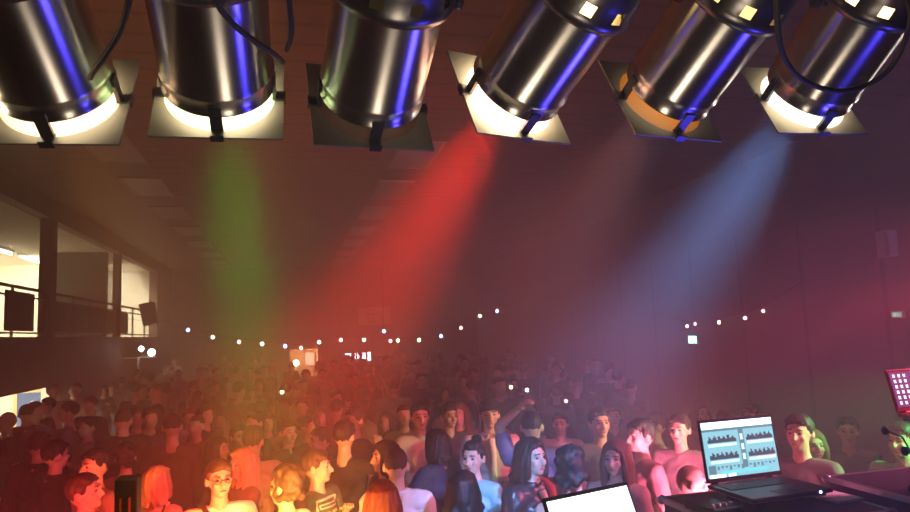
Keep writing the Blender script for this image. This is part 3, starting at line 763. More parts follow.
# x, y, height, heading (0 faces the camera, 90 to picture right, 180 away), label, look
PEOPLE = [
 (-3.12, 8.93, 1.75, -70, 'bald person in a dark top before the lit doorway, nearest the picture edge', dict(hair='bald', tc=(0.05, 0.07, 0.07), arms=('down', 'bent'))),
 (-3.12, 9.53, 1.78, 175, 'person in a dark jacket seen from behind against the blue notice board', dict(hair='buzz', hairc='brown', top='jacket', tc=DK, stout=1.12)),
 (-3.36, 10.62, 1.72, 60, 'short-haired person facing a taller companion in front of the notice board', dict(hair='short', tc=BLK)),
 (-3.43, 11.31, 1.72, -80, 'dark-haired person farthest back in front of the lit doorway', dict(hair='short', tc=DK, arms=('hold', 'down'))),
 (-2.58, 9.28, 1.79, -100, 'person in a grey-green shirt reaching toward the lit doorway', dict(hair='short', top='long', tc=(0.17, 0.23, 0.22), arms=('down', 'fwdup'))),
 (-2.67, 10.56, 1.75, -40, 'fair-haired person in dark clothes just beyond the grey-green shirt', dict(hair='short', hairc='light', tc=BLK, top='jacket')),
 (-2.17, 8.51, 1.67, -60, 'dark-haired person with one pale grey sleeve beside the grey-green shirt', dict(hair='short', top='long', tc=(0.45, 0.45, 0.44), arms=('hold', 'bent'))),
 (-1.62, 7.64, 1.82, 170, 'broad person in black seen from behind below the floodlight', dict(hair='buzz', hairc='brown', top='jacket', tc=BLK, stout=1.15)),
 (-1.75, 8.94, 1.70, 30, 'bare-faced person looking past the broad back in black', dict(hair='short', tc=(0.25, 0.1, 0.05), skin=1)),
 (-2.13, 6.84, 1.72, 150, 'shadowed person in black, nearest of the dark figures at the picture corner', dict(hair='short', top='jacket', tc=BLK)),
 (-1.84, 6.31, 1.70, 120, 'shadowed dark-haired person turned toward the red-lit faces', dict(hair='short', top='jacket', tc=BLK, stout=1.1)),
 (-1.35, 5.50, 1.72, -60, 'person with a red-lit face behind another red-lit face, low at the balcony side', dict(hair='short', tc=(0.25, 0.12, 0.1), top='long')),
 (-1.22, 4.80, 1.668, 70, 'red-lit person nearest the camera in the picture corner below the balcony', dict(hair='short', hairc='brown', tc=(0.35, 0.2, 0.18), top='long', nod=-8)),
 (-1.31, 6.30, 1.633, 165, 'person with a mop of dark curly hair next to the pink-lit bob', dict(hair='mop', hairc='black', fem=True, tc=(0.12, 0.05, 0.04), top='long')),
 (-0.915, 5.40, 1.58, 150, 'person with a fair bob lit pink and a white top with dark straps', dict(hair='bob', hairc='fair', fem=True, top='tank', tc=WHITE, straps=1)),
 (-1.04, 6.88, 1.81, 175, 'broad person in dark brown seen from behind, deep in the red haze', dict(hair='buzz', top='long', tc=(0.05, 0.03, 0.025), stout=1.15)),
 (-0.337, 5.50, 1.642, -62, 'blonde long-haired person in profile in a wine-red top, hand at the chin', dict(hair='long', hairc='blonde', fem=True, top='tee', tc=(0.22, 0.035, 0.06), arms=('chin', 'down'), skin=2)),
 (-0.43, 4.70, 1.70, 15, 'person in glasses with a dark bag strap across a white shirt', dict(hair='short', hairc='brown', tc=WHITE, glasses=1, strap=1, top='tee')),
 (-0.60, 6.45, 1.62, 60, 'dark-haired person looking to the blonde from behind the bag strap wearer', dict(hair='bob', fem=True, tc=DK)),
 (-0.46, 7.06, 1.64, 20, 'dark-haired person one step behind the dark-haired bob at the red haze', dict(hair='short', tc=(0.2, 0.08, 0.05))),
 (-0.28, 5.95, 1.75, 165, 'person in a tan shirt seen from behind, beyond the blonde hair', dict(hair='short', hairc='brown', top='tee', tc=(0.52, 0.42, 0.26), stout=1.1)),
 (-0.34, 7.62, 1.70, -50, 'narrow face between the tan shirt and the dark crowd', dict(hair='short', tc=BLK)),
 (-0.23, 8.45, 1.58, 10, 'long brown-haired person facing the stage beyond the tan shirt', dict(hair='long', hairc='brown', fem=True, tc=(0.3, 0.15, 0.1))),
 (0.0, 6.82, 1.68, 30, 'person in a dark open-necked shirt with forearm across the chest', dict(hair='short', top='tee', tc=(0.05, 0.035, 0.03), arms=('fwdup', 'cross'), collar=1)),
 (-0.02, 4.30, 1.695, -130, 'glaringly lit brown-haired person in white, brightest of the front row', dict(hair='mop', hairc='brown', fem=True, top='tee', tc=WHITE, skin=2)),
 (0.18, 7.39, 1.64, 85, 'dark-haired person in profile behind the dark open-necked shirt', dict(hair='short', tc=DK)),
 (0.38, 7.98, 1.67, -20, 'fair long-haired person in the amber haze facing the stage', dict(hair='long', hairc='light', fem=True, tc=(0.25, 0.12, 0.08))),
 (0.27, 6.28, 1.655, -70, 'dark-haired person in a tan plaid shirt with a drink', dict(hair='short', top='long', tm=PLAID, arms=('down', 'hold'))),
 (0.197, 5.0, 1.666, 55, 'person in a green t-shirt with a pale framed print, face turned aside', dict(hair='short', hairc='brown', tc=(0.06, 0.11, 0.075), head=25, skin=2, arms=('chest', 'down'), printed=1)),
 (0.44, 5.68, 1.776, 160, 'dark-haired person in black seen from behind with a hand held up', dict(hair='short', tc=BLK, arms=('down', 'fwdup'))),
 (0.63, 6.72, 1.762, -60, 'dark-haired person with one side of the face lit orange', dict(hair='short', tc=BLK)),
 (0.79, 7.28, 1.555, -110, 'light brown long-haired person beside the orange-lit face', dict(hair='long', hairc='light', fem=True, tc=(0.2, 0.12, 0.07))),
 (1.17, 6.24, 1.82, 10, 'tall person in a cream t-shirt facing the stage, dark short hair', dict(hair='short', tc=(0.70, 0.62, 0.45), arms=('bent', 'down'))),
 (0.685, 5.12, 1.675, -70, 'dark-haired person in profile behind the white shirt', dict(hair='bob', tc=DK)),
 (0.68, 4.52, 1.725, 175, 'short-haired person in a white shirt seen from behind', dict(hair='buzz', hairc='brown', top='long', tc=WHITE, collar=1, stout=1.08)),
 (0.50, 3.86, 1.655, 172, 'smooth brown-haired head in front of the white shirt', dict(hair='long', hairc='red', fem=True, tc=DK)),
 (1.21, 5.51, 1.67, -130, 'dark-haired person in a navy jacket bending with an arm out before the cream t-shirt', dict(hair='bob', hairc='black', top='jacket', tc=NAVY, arms=('out', 'bent'), lean=6)),
 (1.71, 5.82, 1.85, 5, 'tall person in a dark cap and open pale shirt facing the stage', dict(hair='short', cap=(0.015, 0.015, 0.02), top='long', tc=(0.60, 0.52, 0.46), collar=1, arms=('bent', 'down'))),
 (1.83, 5.08, 1.83, 172, 'person in a violet-grey t-shirt seen from behind with a hand at the head', dict(hair='buzz', tc=(0.20, 0.18, 0.34), arms=('nape', 'down'), stout=1.1)),
 (1.28, 4.82, 1.67, -25, 'person with a pale blue-lit face in a light cyan top', dict(hair='bun', hairc='black', fem=True, tc=(0.30, 0.62, 0.70), top='tee', skin=2)),
 (0.99, 3.98, 1.645, 165, 'person with long dark curly hair seen from behind next to the cyan top', dict(hair='curly', hairc='black', fem=True, tc=BLK)),
 (1.53, 4.28, 1.75, 45, 'person with a dark bob in a black leather jacket holding a glass', dict(hair='bob', hairc='dark', top='jacket', tm=mat('black_leather', (0.03, 0.03, 0.034), 0.35, 0, 0.2, 12, 0.2), arms=('down', 'hold'), scarf=1)),
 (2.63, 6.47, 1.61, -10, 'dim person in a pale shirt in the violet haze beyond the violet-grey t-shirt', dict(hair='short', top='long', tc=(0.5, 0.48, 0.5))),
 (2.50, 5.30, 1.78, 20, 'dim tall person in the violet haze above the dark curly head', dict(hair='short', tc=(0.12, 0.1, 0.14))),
 (1.56, 3.70, 1.765, 168, 'dark curly-haired person in black, nape bare, before the open white screen', dict(hair='mop', hairc='black', tc=(0.03, 0.025, 0.035), top='tank')),
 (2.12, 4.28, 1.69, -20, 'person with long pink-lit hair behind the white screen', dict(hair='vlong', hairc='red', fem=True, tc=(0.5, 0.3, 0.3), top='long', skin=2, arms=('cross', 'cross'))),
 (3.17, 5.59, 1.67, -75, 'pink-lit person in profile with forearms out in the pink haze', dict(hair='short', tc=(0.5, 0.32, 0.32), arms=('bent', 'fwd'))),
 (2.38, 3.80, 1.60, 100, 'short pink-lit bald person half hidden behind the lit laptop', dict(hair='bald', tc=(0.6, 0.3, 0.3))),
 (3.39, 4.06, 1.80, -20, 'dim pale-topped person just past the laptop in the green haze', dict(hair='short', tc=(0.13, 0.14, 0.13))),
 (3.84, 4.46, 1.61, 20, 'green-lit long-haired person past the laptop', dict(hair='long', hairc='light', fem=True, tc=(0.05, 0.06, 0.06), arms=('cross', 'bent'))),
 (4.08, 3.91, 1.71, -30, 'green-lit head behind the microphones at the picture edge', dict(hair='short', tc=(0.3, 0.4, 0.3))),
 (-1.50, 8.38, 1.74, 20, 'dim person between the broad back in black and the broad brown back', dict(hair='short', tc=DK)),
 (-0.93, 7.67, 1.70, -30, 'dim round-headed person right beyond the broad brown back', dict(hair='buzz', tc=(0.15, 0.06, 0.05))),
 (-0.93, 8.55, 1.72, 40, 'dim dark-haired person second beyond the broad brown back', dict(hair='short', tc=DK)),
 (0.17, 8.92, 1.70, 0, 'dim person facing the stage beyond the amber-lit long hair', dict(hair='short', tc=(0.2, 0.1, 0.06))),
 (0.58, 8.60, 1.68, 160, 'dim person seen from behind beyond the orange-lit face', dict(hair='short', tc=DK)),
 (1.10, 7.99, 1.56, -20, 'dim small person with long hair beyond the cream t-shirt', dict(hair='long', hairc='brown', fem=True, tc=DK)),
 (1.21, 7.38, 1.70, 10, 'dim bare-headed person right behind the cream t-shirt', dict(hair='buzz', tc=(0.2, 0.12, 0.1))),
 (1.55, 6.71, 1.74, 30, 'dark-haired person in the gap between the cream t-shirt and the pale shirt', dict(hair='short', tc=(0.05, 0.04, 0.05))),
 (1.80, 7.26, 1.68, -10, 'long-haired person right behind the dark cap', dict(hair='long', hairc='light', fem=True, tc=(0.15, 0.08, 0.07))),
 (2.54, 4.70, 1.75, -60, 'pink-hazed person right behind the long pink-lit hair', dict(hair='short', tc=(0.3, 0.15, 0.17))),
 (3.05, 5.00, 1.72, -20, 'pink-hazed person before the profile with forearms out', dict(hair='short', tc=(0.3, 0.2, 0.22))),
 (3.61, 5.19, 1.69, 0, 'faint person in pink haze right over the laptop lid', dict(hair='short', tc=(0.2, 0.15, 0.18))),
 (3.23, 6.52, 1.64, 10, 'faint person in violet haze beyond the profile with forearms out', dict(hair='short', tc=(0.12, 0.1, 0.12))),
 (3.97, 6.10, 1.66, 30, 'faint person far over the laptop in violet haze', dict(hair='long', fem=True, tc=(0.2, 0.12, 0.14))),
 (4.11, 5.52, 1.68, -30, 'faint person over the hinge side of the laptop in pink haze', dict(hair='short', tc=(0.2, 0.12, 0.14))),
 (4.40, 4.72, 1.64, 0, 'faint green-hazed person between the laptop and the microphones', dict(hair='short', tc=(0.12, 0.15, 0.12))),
]
NAMED = {}
for x, y, h, hd, lab, sp in PEOPLE:
    far = y > 7.2
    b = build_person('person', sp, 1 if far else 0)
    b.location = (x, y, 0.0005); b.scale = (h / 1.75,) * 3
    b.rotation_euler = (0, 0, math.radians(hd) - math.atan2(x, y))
    tag(b, lab, 'person')
    NAMED[lab.split(',')[0][:40]] = b
    sp['_o'] = b
def who(frag): return next(s['_o'] for *_, l, s in PEOPLE if frag in l)

# the crowd behind them: six figures, repeated
PROTO = []
for k, sp in enumerate((dict(hair='short', top='tee'), dict(hair='short', top='jacket', arms=('hold', 'down')), dict(hair='long', fem=True, top='tee'), dict(hair='buzz', top='long', arms=('down', 'bent')), dict(hair='bob', fem=True, top='long', arms=('chest', 'down')), dict(hair='short', top='tee', arms=('up', 'down')))):
    PROTO.append(build_person('person', sp, 1))
for o, post in PEND: pass
dg = bpy.context.evaluated_depsgraph_get()
done = []
for o, post in PEND:
    done.append((o, post, bpy.data.meshes.new_from_object(o.evaluated_get(dg), depsgraph=dg)))
for o, post, me in done:
    old = o.data
    me.polygons.foreach_set('use_smooth', [True] * len(me.polygons))
    mi = np.zeros(len(me.polygons), dtype=np.int32); me.polygons.foreach_set('material_index', mi)
    me.materials.clear()
    for m in old.materials: me.materials.append(m)
    if post: post(me)
    o.modifiers.clear(); o.data = me
    bpy.data.meshes.remove(old)
rnd = random.Random(5)
TOPS = [fabric(c) for c in ((0.05, 0.045, 0.045), (0.12, 0.08, 0.07), (0.03, 0.03, 0.05), (0.30, 0.25, 0.2), (0.20, 0.06, 0.05), (0.015, 0.015, 0.016), (0.08, 0.09, 0.1), (0.45, 0.40, 0.33))]
HAIRS = [hairmat(c) for c in ('dark', 'brown', 'black', 'light')]
taken = [(p[0], p[1]) for p in PEOPLE]
spots = []
y = 8.6
while y < 28.6:
    step = 0.80 + 0.045 * (y - 8.6)
    x = -3.6 if y < 14 else -3.9
    x1 = min(7.6, 2.2 + 0.32 * y)
    while x < x1:
        px, py = x + rnd.uniform(-0.2, 0.2) * step, y + rnd.uniform(-0.25, 0.25) * step
        if all((px - a) ** 2 + (py - b) ** 2 > 0.62 ** 2 for a, b in taken) and not (abs(px + 4.2) < 0.5 and abs(py - 21.6) < 1.0) and not (py > 28.9):
            if not (px < -2.4 and py < 12.2) and not (py > 16 and -0.12 * 1 < px - 0.005 * py - 0.15 < 0.036 * py):
                spots.append((px, py)); taken.append((px, py))
        x += step
    y += step * 0.95
used = set()
for i, (px, py) in enumerate(spots):
    k = rnd.choice((0, 0, 1, 1, 2, 3, 3, 4)) if rnd.random() > 0.03 else 5
    p = PROTO[k]
    if k in used: o = copy_tree(p)
    else: o = p; used.add(k)
    o.location = (px, py, 0.0005)
    s = rnd.uniform(1.60, 1.88) / 1.75 if k not in (2, 4) else rnd.uniform(1.55, 1.72) / 1.75
    o.scale = (s, s, s)
    o.rotation_euler = (0, 0, rnd.choice((0, 0, 0.4, -0.5, 1.5, -1.6, 3.0, 2.6, 3.4)) + rnd.uniform(-0.3, 0.3) - math.atan2(px, py))
    if py < 12.5: tag(o, 'dim figure standing in the hazy crowd midway down the hall', 'person', 'dim crowd midway down the hall')
    elif py < 20: tag(o, 'faint figure in the hazy crowd beyond the middle of the hall', 'person', 'faint crowd beyond the middle of the hall')
    else: tag(o, 'barely visible figure at the far end of the crowd near the bar', 'person', 'barely visible crowd at the far end')
    tm, hm = rnd.choice(TOPS), rnd.choice(HAIRS)
    for c in o.children:
        st = c.name.split('.')[0]
        m = tm if st in ('t_shirt', 'jacket', 'shirt') else hm if st == 'hair' else None
        if m:
            c.material_slots[0].link = 'OBJECT'; c.material_slots[0].material = m
for k, p in enumerate(PROTO):
    if k not in used:
        for c in list(p.children): bpy.data.objects.remove(c)
        bpy.data.objects.remove(p)
bpy.context.view_layer.update()

# print on the green t-shirt: a tilted frame with a bar of small type and two big letters
o = who('green t-shirt')
shirt = next(c for c in o.children if c.name.startswith('t_shirt'))
from mathutils.bvhtree import BVHTree
bvh = BVHTree.FromPolygons([v.co.copy() for v in shirt.data.vertices], [tuple(p.vertices) for p in shirt.data.polygons])
pm = MB()
def ink(x0, z0, x1, z1):
    nx = max(1, int(abs(x1 - x0) / 0.012)); nz = max(1, int(abs(z1 - z0) / 0.012)); g = []
    for i in range(nx + 1):
        for j in range(nz + 1):
            p = V((x0 + (x1 - x0) * i / nx, -0.5, z0 + (z1 - z0) * j / nz))
            hit = bvh.ray_cast(p, V((0, 1, 0)))[0]
            g.append((hit if hit else V((p.x, -0.12, p.z))) + V((0, -0.003, 0)))
    # thin slab of ink: outer and inner skin
    n = len(g); vs = g + [q + V((0, 0.002, 0)) for q in g]
    fs = []
    for i in range(nx):
        for j in range(nz):
            a = i * (nz + 1) + j; b_ = a + nz + 1
            fs += [(a, b_, b_ + 1, a + 1), (n + a, n + a + 1, n + b_ + 1, n + b_)]
    pm.add(vs, fs)
X0, X1, Z0, Z1 = -0.12, 0.12, 1.16, 1.42
t_ = 0.014
for r in ((X0, Z1 - t_, X1, Z1), (X0, Z0, X1, Z0 + t_), (X0, Z0, X0 + t_, Z1), (X1 - t_, Z0, X1, Z1)): ink(*r)
ink(X0 + 0.03, 1.355, X1 - 0.03, 1.362); ink(X0 + 0.03, 1.378, X1 - 0.03, 1.385); ink(X0 + 0.03, 1.355, X0 + 0.037, 1.385); ink(X1 - 0.037, 1.355, X1 - 0.03, 1.385)
for lx in (X0 + 0.035, 0.015):                                   # F and E
    ink(lx, 1.19, lx + 0.02, 1.33); ink(lx + 0.02, 1.31, lx + 0.075, 1.33); ink(lx + 0.02, 1.255, lx + 0.06, 1.273)
ink(0.035, 1.19, 0.09, 1.21)
pr_ = pm.build('print', mat('pale_print_ink', (0.75, 0.72, 0.58), 0.7), shirt)
pr_['label'] = 'pale framed print on the chest'
# dark straps of the white top; scarf of the leather jacket
def drape(frag, name, pts, r, m):
    o = who(frag)
    q = next(c for c in o.children if c.name.split('.')[0] in ('vest_top', 'jacket', 't_shirt', 'shirt'))
    bv = BVHTree.FromPolygons([v.co.copy() for v in q.data.vertices], [tuple(p.vertices) for p in q.data.polygons])
    P = []
    for p in pts:
        loc, nor, _, _ = bv.find_nearest(V(p)); P.append(loc + nor * r * 0.6)
    MB().tube(P, r, 8).build(name, m, o)
for dx in (0.0, 0.035):
    drape('fair bob', 'strap', [(-0.07 - dx, -0.06, 1.36), (-0.085 - dx, 0.0, 1.47), (-0.08 - dx, 0.08, 1.40), (-0.07 - dx, 0.12, 1.28), (-0.05 - dx, 0.13, 1.12)], 0.008, fabric((0.02, 0.015, 0.02), name='strap_cloth'))
drape('dark cap', 'undershirt', [(0.0, -0.09, 1.45), (0.0, -0.13, 1.34), (0.0, -0.13, 1.2), (0.0, -0.13, 1.05)], 0.03, fabric(WHITE, name='white_cotton'))
drape('leather jacket', 'scarf', [(-0.06, 0.08, 1.49), (0.08, 0.03, 1.50), (0.07, -0.08, 1.44), (0.05, -0.14, 1.30), (0.06, -0.14, 1.15)], 0.028, fabric((0.6, 0.08, 0.1), name='red_scarf'))
drape('leather jacket', 'shirt_front', [(-0.01, -0.1, 1.44), (-0.005, -0.14, 1.30), (0.0, -0.14, 1.12)], 0.024, fabric(WHITE, name='white_cotton'))

def wristpos(o, arm, side):
    e, w_ = ARM[arm]
    return o.matrix_world @ V((w_[0] * side, w_[1], w_[2])), o.matrix_world @ V((e[0] * side, e[1], e[2]))
# things held
o = who('leather jacket'); w_, e_ = wristpos(o, 'hold', -1); d = (w_ - e_).normalized(); p = w_ + d * 0.10
gt = thing('drinking_glass', 'clear drinking glass held by the person in the leather jacket', 'glass', p + V((0, 0, -0.05)))
gm = mat('clear_glass', (0.9, 0.95, 1.0), 0.05); gm.node_tree.nodes['Principled BSDF'].inputs['Transmission Weight'].default_value = 0.9
MB().lathe([(0.001, 0), (0.030, 0.0), (0.036, 0.13), (0.033, 0.13), (0.027, 0.008), (0.001, 0.008)], 24).build('tumbler', gm, gt)
MB().lathe([(0.001, 0.01), (0.026, 0.01), (0.030, 0.085), (0.001, 0.086)], 20).build('drink', mat('cola', (0.08, 0.03, 0.015), 0.1), gt)
o = who('plaid shirt'); w_, e_ = wristpos(o, 'hold', -1); p = w_ + (w_ - e_).normalized() * 0.10
bt = thing('beer_bottle', 'bottle held by the person in the plaid shirt', 'bottle', p + V((0, 0, -0.10)))
MB().lathe([(0.001, 0), (0.031, 0.001), (0.032, 0.13), (0.014, 0.18), (0.013, 0.23), (0.001, 0.231)], 16).build('body', mat('bottle_glass', (0.25, 0.12, 0.03), 0.1), bt)
MB().lathe([(0.0325, 0.03), (0.0325, 0.10)], 16).build('paper_band', mat('white_paper', (0.8, 0.8, 0.78), 0.7), bt)
# phone and lighter glints in the dark crowd
for (x, y, z), c, lab in (((2.769, 8.40, 1.721), 'o', 'small orange light held up in the dark crowd, first of three past the dark cap'), ((2.912, 8.20, 1.690), 'g', 'small greenish light held up in the dark crowd, second of three past the dark cap'), ((3.176, 7.60, 1.591), 'd', 'faint light held up in the dark crowd, last of three past the dark cap'), ((-0.067, 8.60, 1.813), 'o', 'small orange light held up below the bar hatch in the dark crowd')):
    t = thing('phone', lab, 'phone', (x, y, z - 0.03), -math.atan2(x, y))
    MB().box((-0.038, -0.005, -0.075), (0.038, 0.005, 0.075), bev=0.004).build('case', BLACK, t)
    MB().ell((0.0, -0.008, 0.03), (0.022, 0.006, 0.022)).build('light', glow('phone_' + c, *BC[c], sample=False), t)
# ------------------------------------------------------------------ DJ desk on the stage
CASE = mat('black_laminate', (0.035, 0.028, 0.04), 0.45, 0, 0.1, 20)
def flight_case(lab, lo, hi, leds=()):
    c = V(((lo[0] + hi[0]) / 2, (lo[1] + hi[1]) / 2, lo[2])); a, b, H_ = (hi[0] - lo[0]) / 2, (hi[1] - lo[1]) / 2, hi[2] - lo[2]
    t = thing('flight_case', lab, 'flight case', c)
    z0 = 0.085
    MB().box((-a + .006, -b + .006, z0), (a - .006, b - .006, H_ - 0.10)).build('body', CASE, t)
    ld = MB().box((-a + .006, -b + .006, H_ - 0.09), (a - .006, b - .006, H_ - 0.002)).build('lid', CASE, t)
    e = MB()
    for sx in (-1, 1):
        for sy in (-1, 1): e.box((sx * a - .012, sy * b - .012, z0), (sx * a + .012, sy * b + .012, H_ - 0.1))
    for z in (z0 + .012, H_ - 0.1, H_ - 0.012):
        for s in (-1, 1):
            e.box((-a - .011, s * b - .011, z - .011), (a + .011, s * b + .011, z + .011)); e.box((s * a - .011, -b - .011, z - .011), (s * a + .011, b + .011, z + .011))
    e.build('edge_trim', ALU, t)
    for sx in (-1, 1):
        for sy in (-1, 1):
            MB().ell((sx * a, sy * b, H_ - .014), 0.022).build('ball_corner', ALU, t)
            w_ = MB(); w_.lathe([(0.001, -0.018), (0.042, -0.018), (0.042, 0.018), (0.001, 0.018)], 20, Matrix.Translation((sx * (a - .06), sy * (b - .06), 0.042)) @ Matrix.Rotation(PI / 2, 4, 'X')); w_.box((sx * (a - .06) - .02, sy * (b - .06) - .025, 0.05), (sx * (a - .06) + .02, sy * (b - .06) + .025, z0)); w_.build('caster', RUBBER, t)
    for s in (-1, 1):
        lt = MB().box((s * a * 0.5 - .05, -b - .012, H_ - .16), (s * a * 0.5 + .05, -b + .004, H_ - .04), bev=.004).build('latch', ALU, t)
        MB().box((s * a * 0.5 - .015, -b - .02, H_ - .12), (s * a * 0.5 + .015, -b - .0125, H_ - .07)).build('latch_key', STEELD, lt)
    hh = MB().box((-.08, -b - .010, H_ * .5 - .05), (.08, -b + .004, H_ * .5 + .05), bev=.004).build('handle_dish', ALU, t)
    MB().tube([(-.06, -b - .022, H_ * .5), (.06, -b - .022, H_ * .5)], .010).build('grip', RUBBER, hh)
    for p, col in leds:
        MB().ell(V(p) - c, 0.006).build('indicator_light', glow('led_' + col, {'g': (0.5, 1, 0.1), 'b': (0.3, 0.35, 1)}[col], 25, sample=False), t)
    return t
flight_case('black flight case under the lit laptop with pale metal edges', (1.70, 2.42, 0.801), (2.44, 2.98, 1.655), [((2.36, 2.40, 1.585), 'g')])
flight_case('tall black flight case at the picture edge behind the microphones', (2.52, 2.30, 0.801), (3.30, 2.86, 1.70))
DP, DK2 = mat('laptop_shell', (0.045, 0.04, 0.05), 0.4), mat('laptop_keys', (0.015, 0.015, 0.018), 0.5)
def laptop(lab, hinge, rz, wid, hgt, tilt, shell, screen, led=None):
    """hinge: middle of the hinge line; deck runs toward local -Y."""
    t = thing('laptop', lab, 'laptop', hinge, rz)
    D = hgt * 1.02
    base = MB().box((-wid / 2, -D, -0.018), (wid / 2, 0.004, 0.0), bev=0.005).build('base', shell, t)
    kb = MB()
    for r in range(5):
        for k in range(14):
            x0 = -wid * 0.44 + wid * 0.88 * k / 14; y0 = -0.03 - r * 0.021 - 0.018
            kb.box((x0, y0, 0.0002), (x0 + wid * 0.88 / 14 - 0.003, y0 + 0.017, 0.003))
    kb.build('keyboard', DK2, base)
    MB().box((-0.055, -D + 0.02, 0.0001), (0.055, -D + 0.085, 0.001)).build('touchpad', DK2, base)
    if led: MB().ell((wid * 0.33, -D - 0.002, -0.008), 0.005).build('indicator_light', glow('led_b', (0.3, 0.35, 1), 25, sample=False), base)
    R = Matrix.Rotation(-tilt, 3, 'X')
    lid = MB().box((-wid / 2, 0.0, 0.004), (wid / 2, 0.010, hgt), rot=R, bev=0.004).build('lid', shell, t)
    x0, x1, z0, z1 = -wid / 2 + 0.012, wid / 2 - 0.012, 0.024, hgt - 0.014
    for name, rects, m in screen(x0, x1, z0, z1):
        q = MB(); xprev = None
        for i, (a, b, c, d) in enumerate(rects):
            dy = -0.0008 - 0.0006 * (name != 'screen') * (1 + 0.01 * i)
            if name in ('title_bar', 'level_bar', 'track_bar', 'cue_mark') or name == 'waveform' and xprev is not None and i % 22 == 0:
                if q.v: q.build(name, m, lid); q = MB()
            q.box((a, dy - 0.0005, b), (c, dy, d), rot=R); xprev = a
        q.build(name, m, lid)
    for s in (-1, 1): MB().tube([(s * wid * 0.36 - 0.03, 0.004, 0.0), (s * wid * 0.36 + 0.03, 0.004, 0.0)], 0.007).build('hinge', shell, t)
    return t
S_ = lambda n, c, s: glow('screen_' + n, c, s)
def dj_screen(x0, x1, z0, z1):
    w_, h_ = x1 - x0, z1 - z0
    f = lambda a, b, c, d: (x0 + a * w_, z1 - d * h_, x0 + c * w_, z1 - b * h_)     # from the top left, y down
    r_ = random.Random(2)
    dark, mid, lt, red = [], [], [], []
    for (a, c, yb) in ((0.06, 0.46, 0.36), (0.60, 0.98, 0.36), (0.06, 0.46, 0.66), (0.60, 0.98, 0.66)):
        n = 22
        for k in range(n):
            hgt = 0.03 + 0.09 * abs(math.sin(k * 0.9 + yb * 9)) * r_.uniform(0.5, 1)
            x = a + (c - a) * k / n
            dark.append(f(x, yb - hgt, x + (c - a) / n * 0.95, yb + 0.02))
        lt.append(f(a, yb + 0.04, c, yb + 0.09))
    red += [f(0.60, 0.395, 0.98, 0.425), f(0.72, 0.69, 0.82, 0.72), f(0.90, 0.64, 0.98, 0.70)]
    mid += [f(0.0, 0.13, 1.0, 0.17), f(0.50, 0.17, 0.57, 0.86), f(0.02, 0.78, 0.12, 0.93)]
    for k in range(15): mid.append(f(0.14 + 0.056 * k, 0.80, 0.14 + 0.056 * k + 0.03, 0.80 + r_.uniform(0.02, 0.09)))
    for k in range(3): lt.append(f(0.515, 0.25 + 0.18 * k, 0.555, 0.36 + 0.18 * k))
    wht = [f(0, 0, 1, 0.12), f(0.02, 0.945, 0.24, 1.0), f(0.28, 0.945, 0.38, 0.995)]
    cy = [f(0.9, 0.25, 0.98, 0.32), f(0.2, 0.9, 0.85, 0.935)]
    return [('screen', [(x0, z0, x1, z1)], S_('base', (0.22, 0.56, 0.66), 1.4)), ('title_bar', wht, S_('white', (0.85, 0.97, 1), 2.6)), ('waveform', dark, S_('dark', (0.05, 0.13, 0.19), 0.7)),
            ('mixer_strip', mid, S_('mid', (0.14, 0.33, 0.40), 0.9)), ('track_bar', lt, S_('lt', (0.55, 0.82, 0.92), 1.7)), ('cue_mark', red, S_('red', (1, 0.30, 0.38), 1.4)), ('level_bar', cy, S_('cyan', (0.1, 0.75, 0.8), 1.5))]
def white_screen(x0, x1, z0, z1):
    return [('screen', [(x0, z0, x1, z1)], S_('blank', (0.88, 0.97, 1), 3.0))]
def red_screen(x0, x1, z0, z1):
    w_, h_ = x1 - x0, z1 - z0
    f = lambda a, b, c, d: (x0 + a * w_, z1 - d * h_, x0 + c * w_, z1 - b * h_)
    dots = [f(0.05 + 0.09 * k, 0.06 + 0.155 * j, 0.09 + 0.09 * k, 0.15 + 0.155 * j) for k in range(3) for j in range(6)]
    return [('screen', [(x0, z0, x1, z1)], S_('violet', (0.22, 0.05, 0.22), 0.9)), ('icon', dots, S_('icon', (1, 0.85, 0.9), 1.8)), ('picture_sky', [f(0.36, 0.0, 1, 0.35)], S_('sky', (0.3, 0.08, 0.5), 1.0)),
            ('picture_band', [f(0.36, 0.35, 1, 0.52)], S_('band', (0.35, 0.5, 0.8), 1.2)), ('picture_field', [f(0.36, 0.52, 1, 0.78)], S_('field', (0.08, 0.5, 0.2), 1.1)), ('picture_foot', [f(0.36, 0.78, 1, 1)], S_('foot', (0.6, 0.7, 0.8), 1.2))]
LHX, LHY, LHZ = 2.071, 2.86, 1.7205
laptop('open black laptop showing a blue-white music program with two track columns', (LHX, LHY, LHZ), 0.062, 0.426, 0.287, 0.129, DP, dj_screen, True)
# slim stand under it
ls = thing('laptop_stand', 'low pale board stand under the laptop with the music program', 'stand', (LHX + 0.02, 2.73, 1.6555))
MB().box((-0.19, -0.13, 0.031), (0.19, 0.12, 0.0465), bev=0.003).build('board', mat('pale_board', (0.5, 0.42, 0.38), 0.5), ls)
for sx in (-1, 1): MB().box((sx * 0.13 - 0.02, -0.11, 0.0), (sx * 0.13 + 0.02, 0.10, 0.0305)).build('foot', BLACK, ls)
dvc = thing('audio_interface', 'flat black audio box beside the laptop on the flight case', 'audio interface', (1.772, 2.68, 1.6555), 0.1)
MB().box((-0.075, -0.10, 0.0), (0.075, 0.10, 0.030), bev=0.004).build('casing', BLACK, dvc)
for k in range(4): MB().lathe([(0.011, 0.0301), (0.010, 0.042), (0.001, 0.0425)], 14, Matrix.Translation((-0.05 + 0.033 * k, -0.05, 0))).build('knob', ALU, dvc)
pa = thing('paper_sheet', 'loose pink-lit sheets of paper past the laptop on the flight case', 'paper', (2.365, 2.80, 1.6555), 0.1)
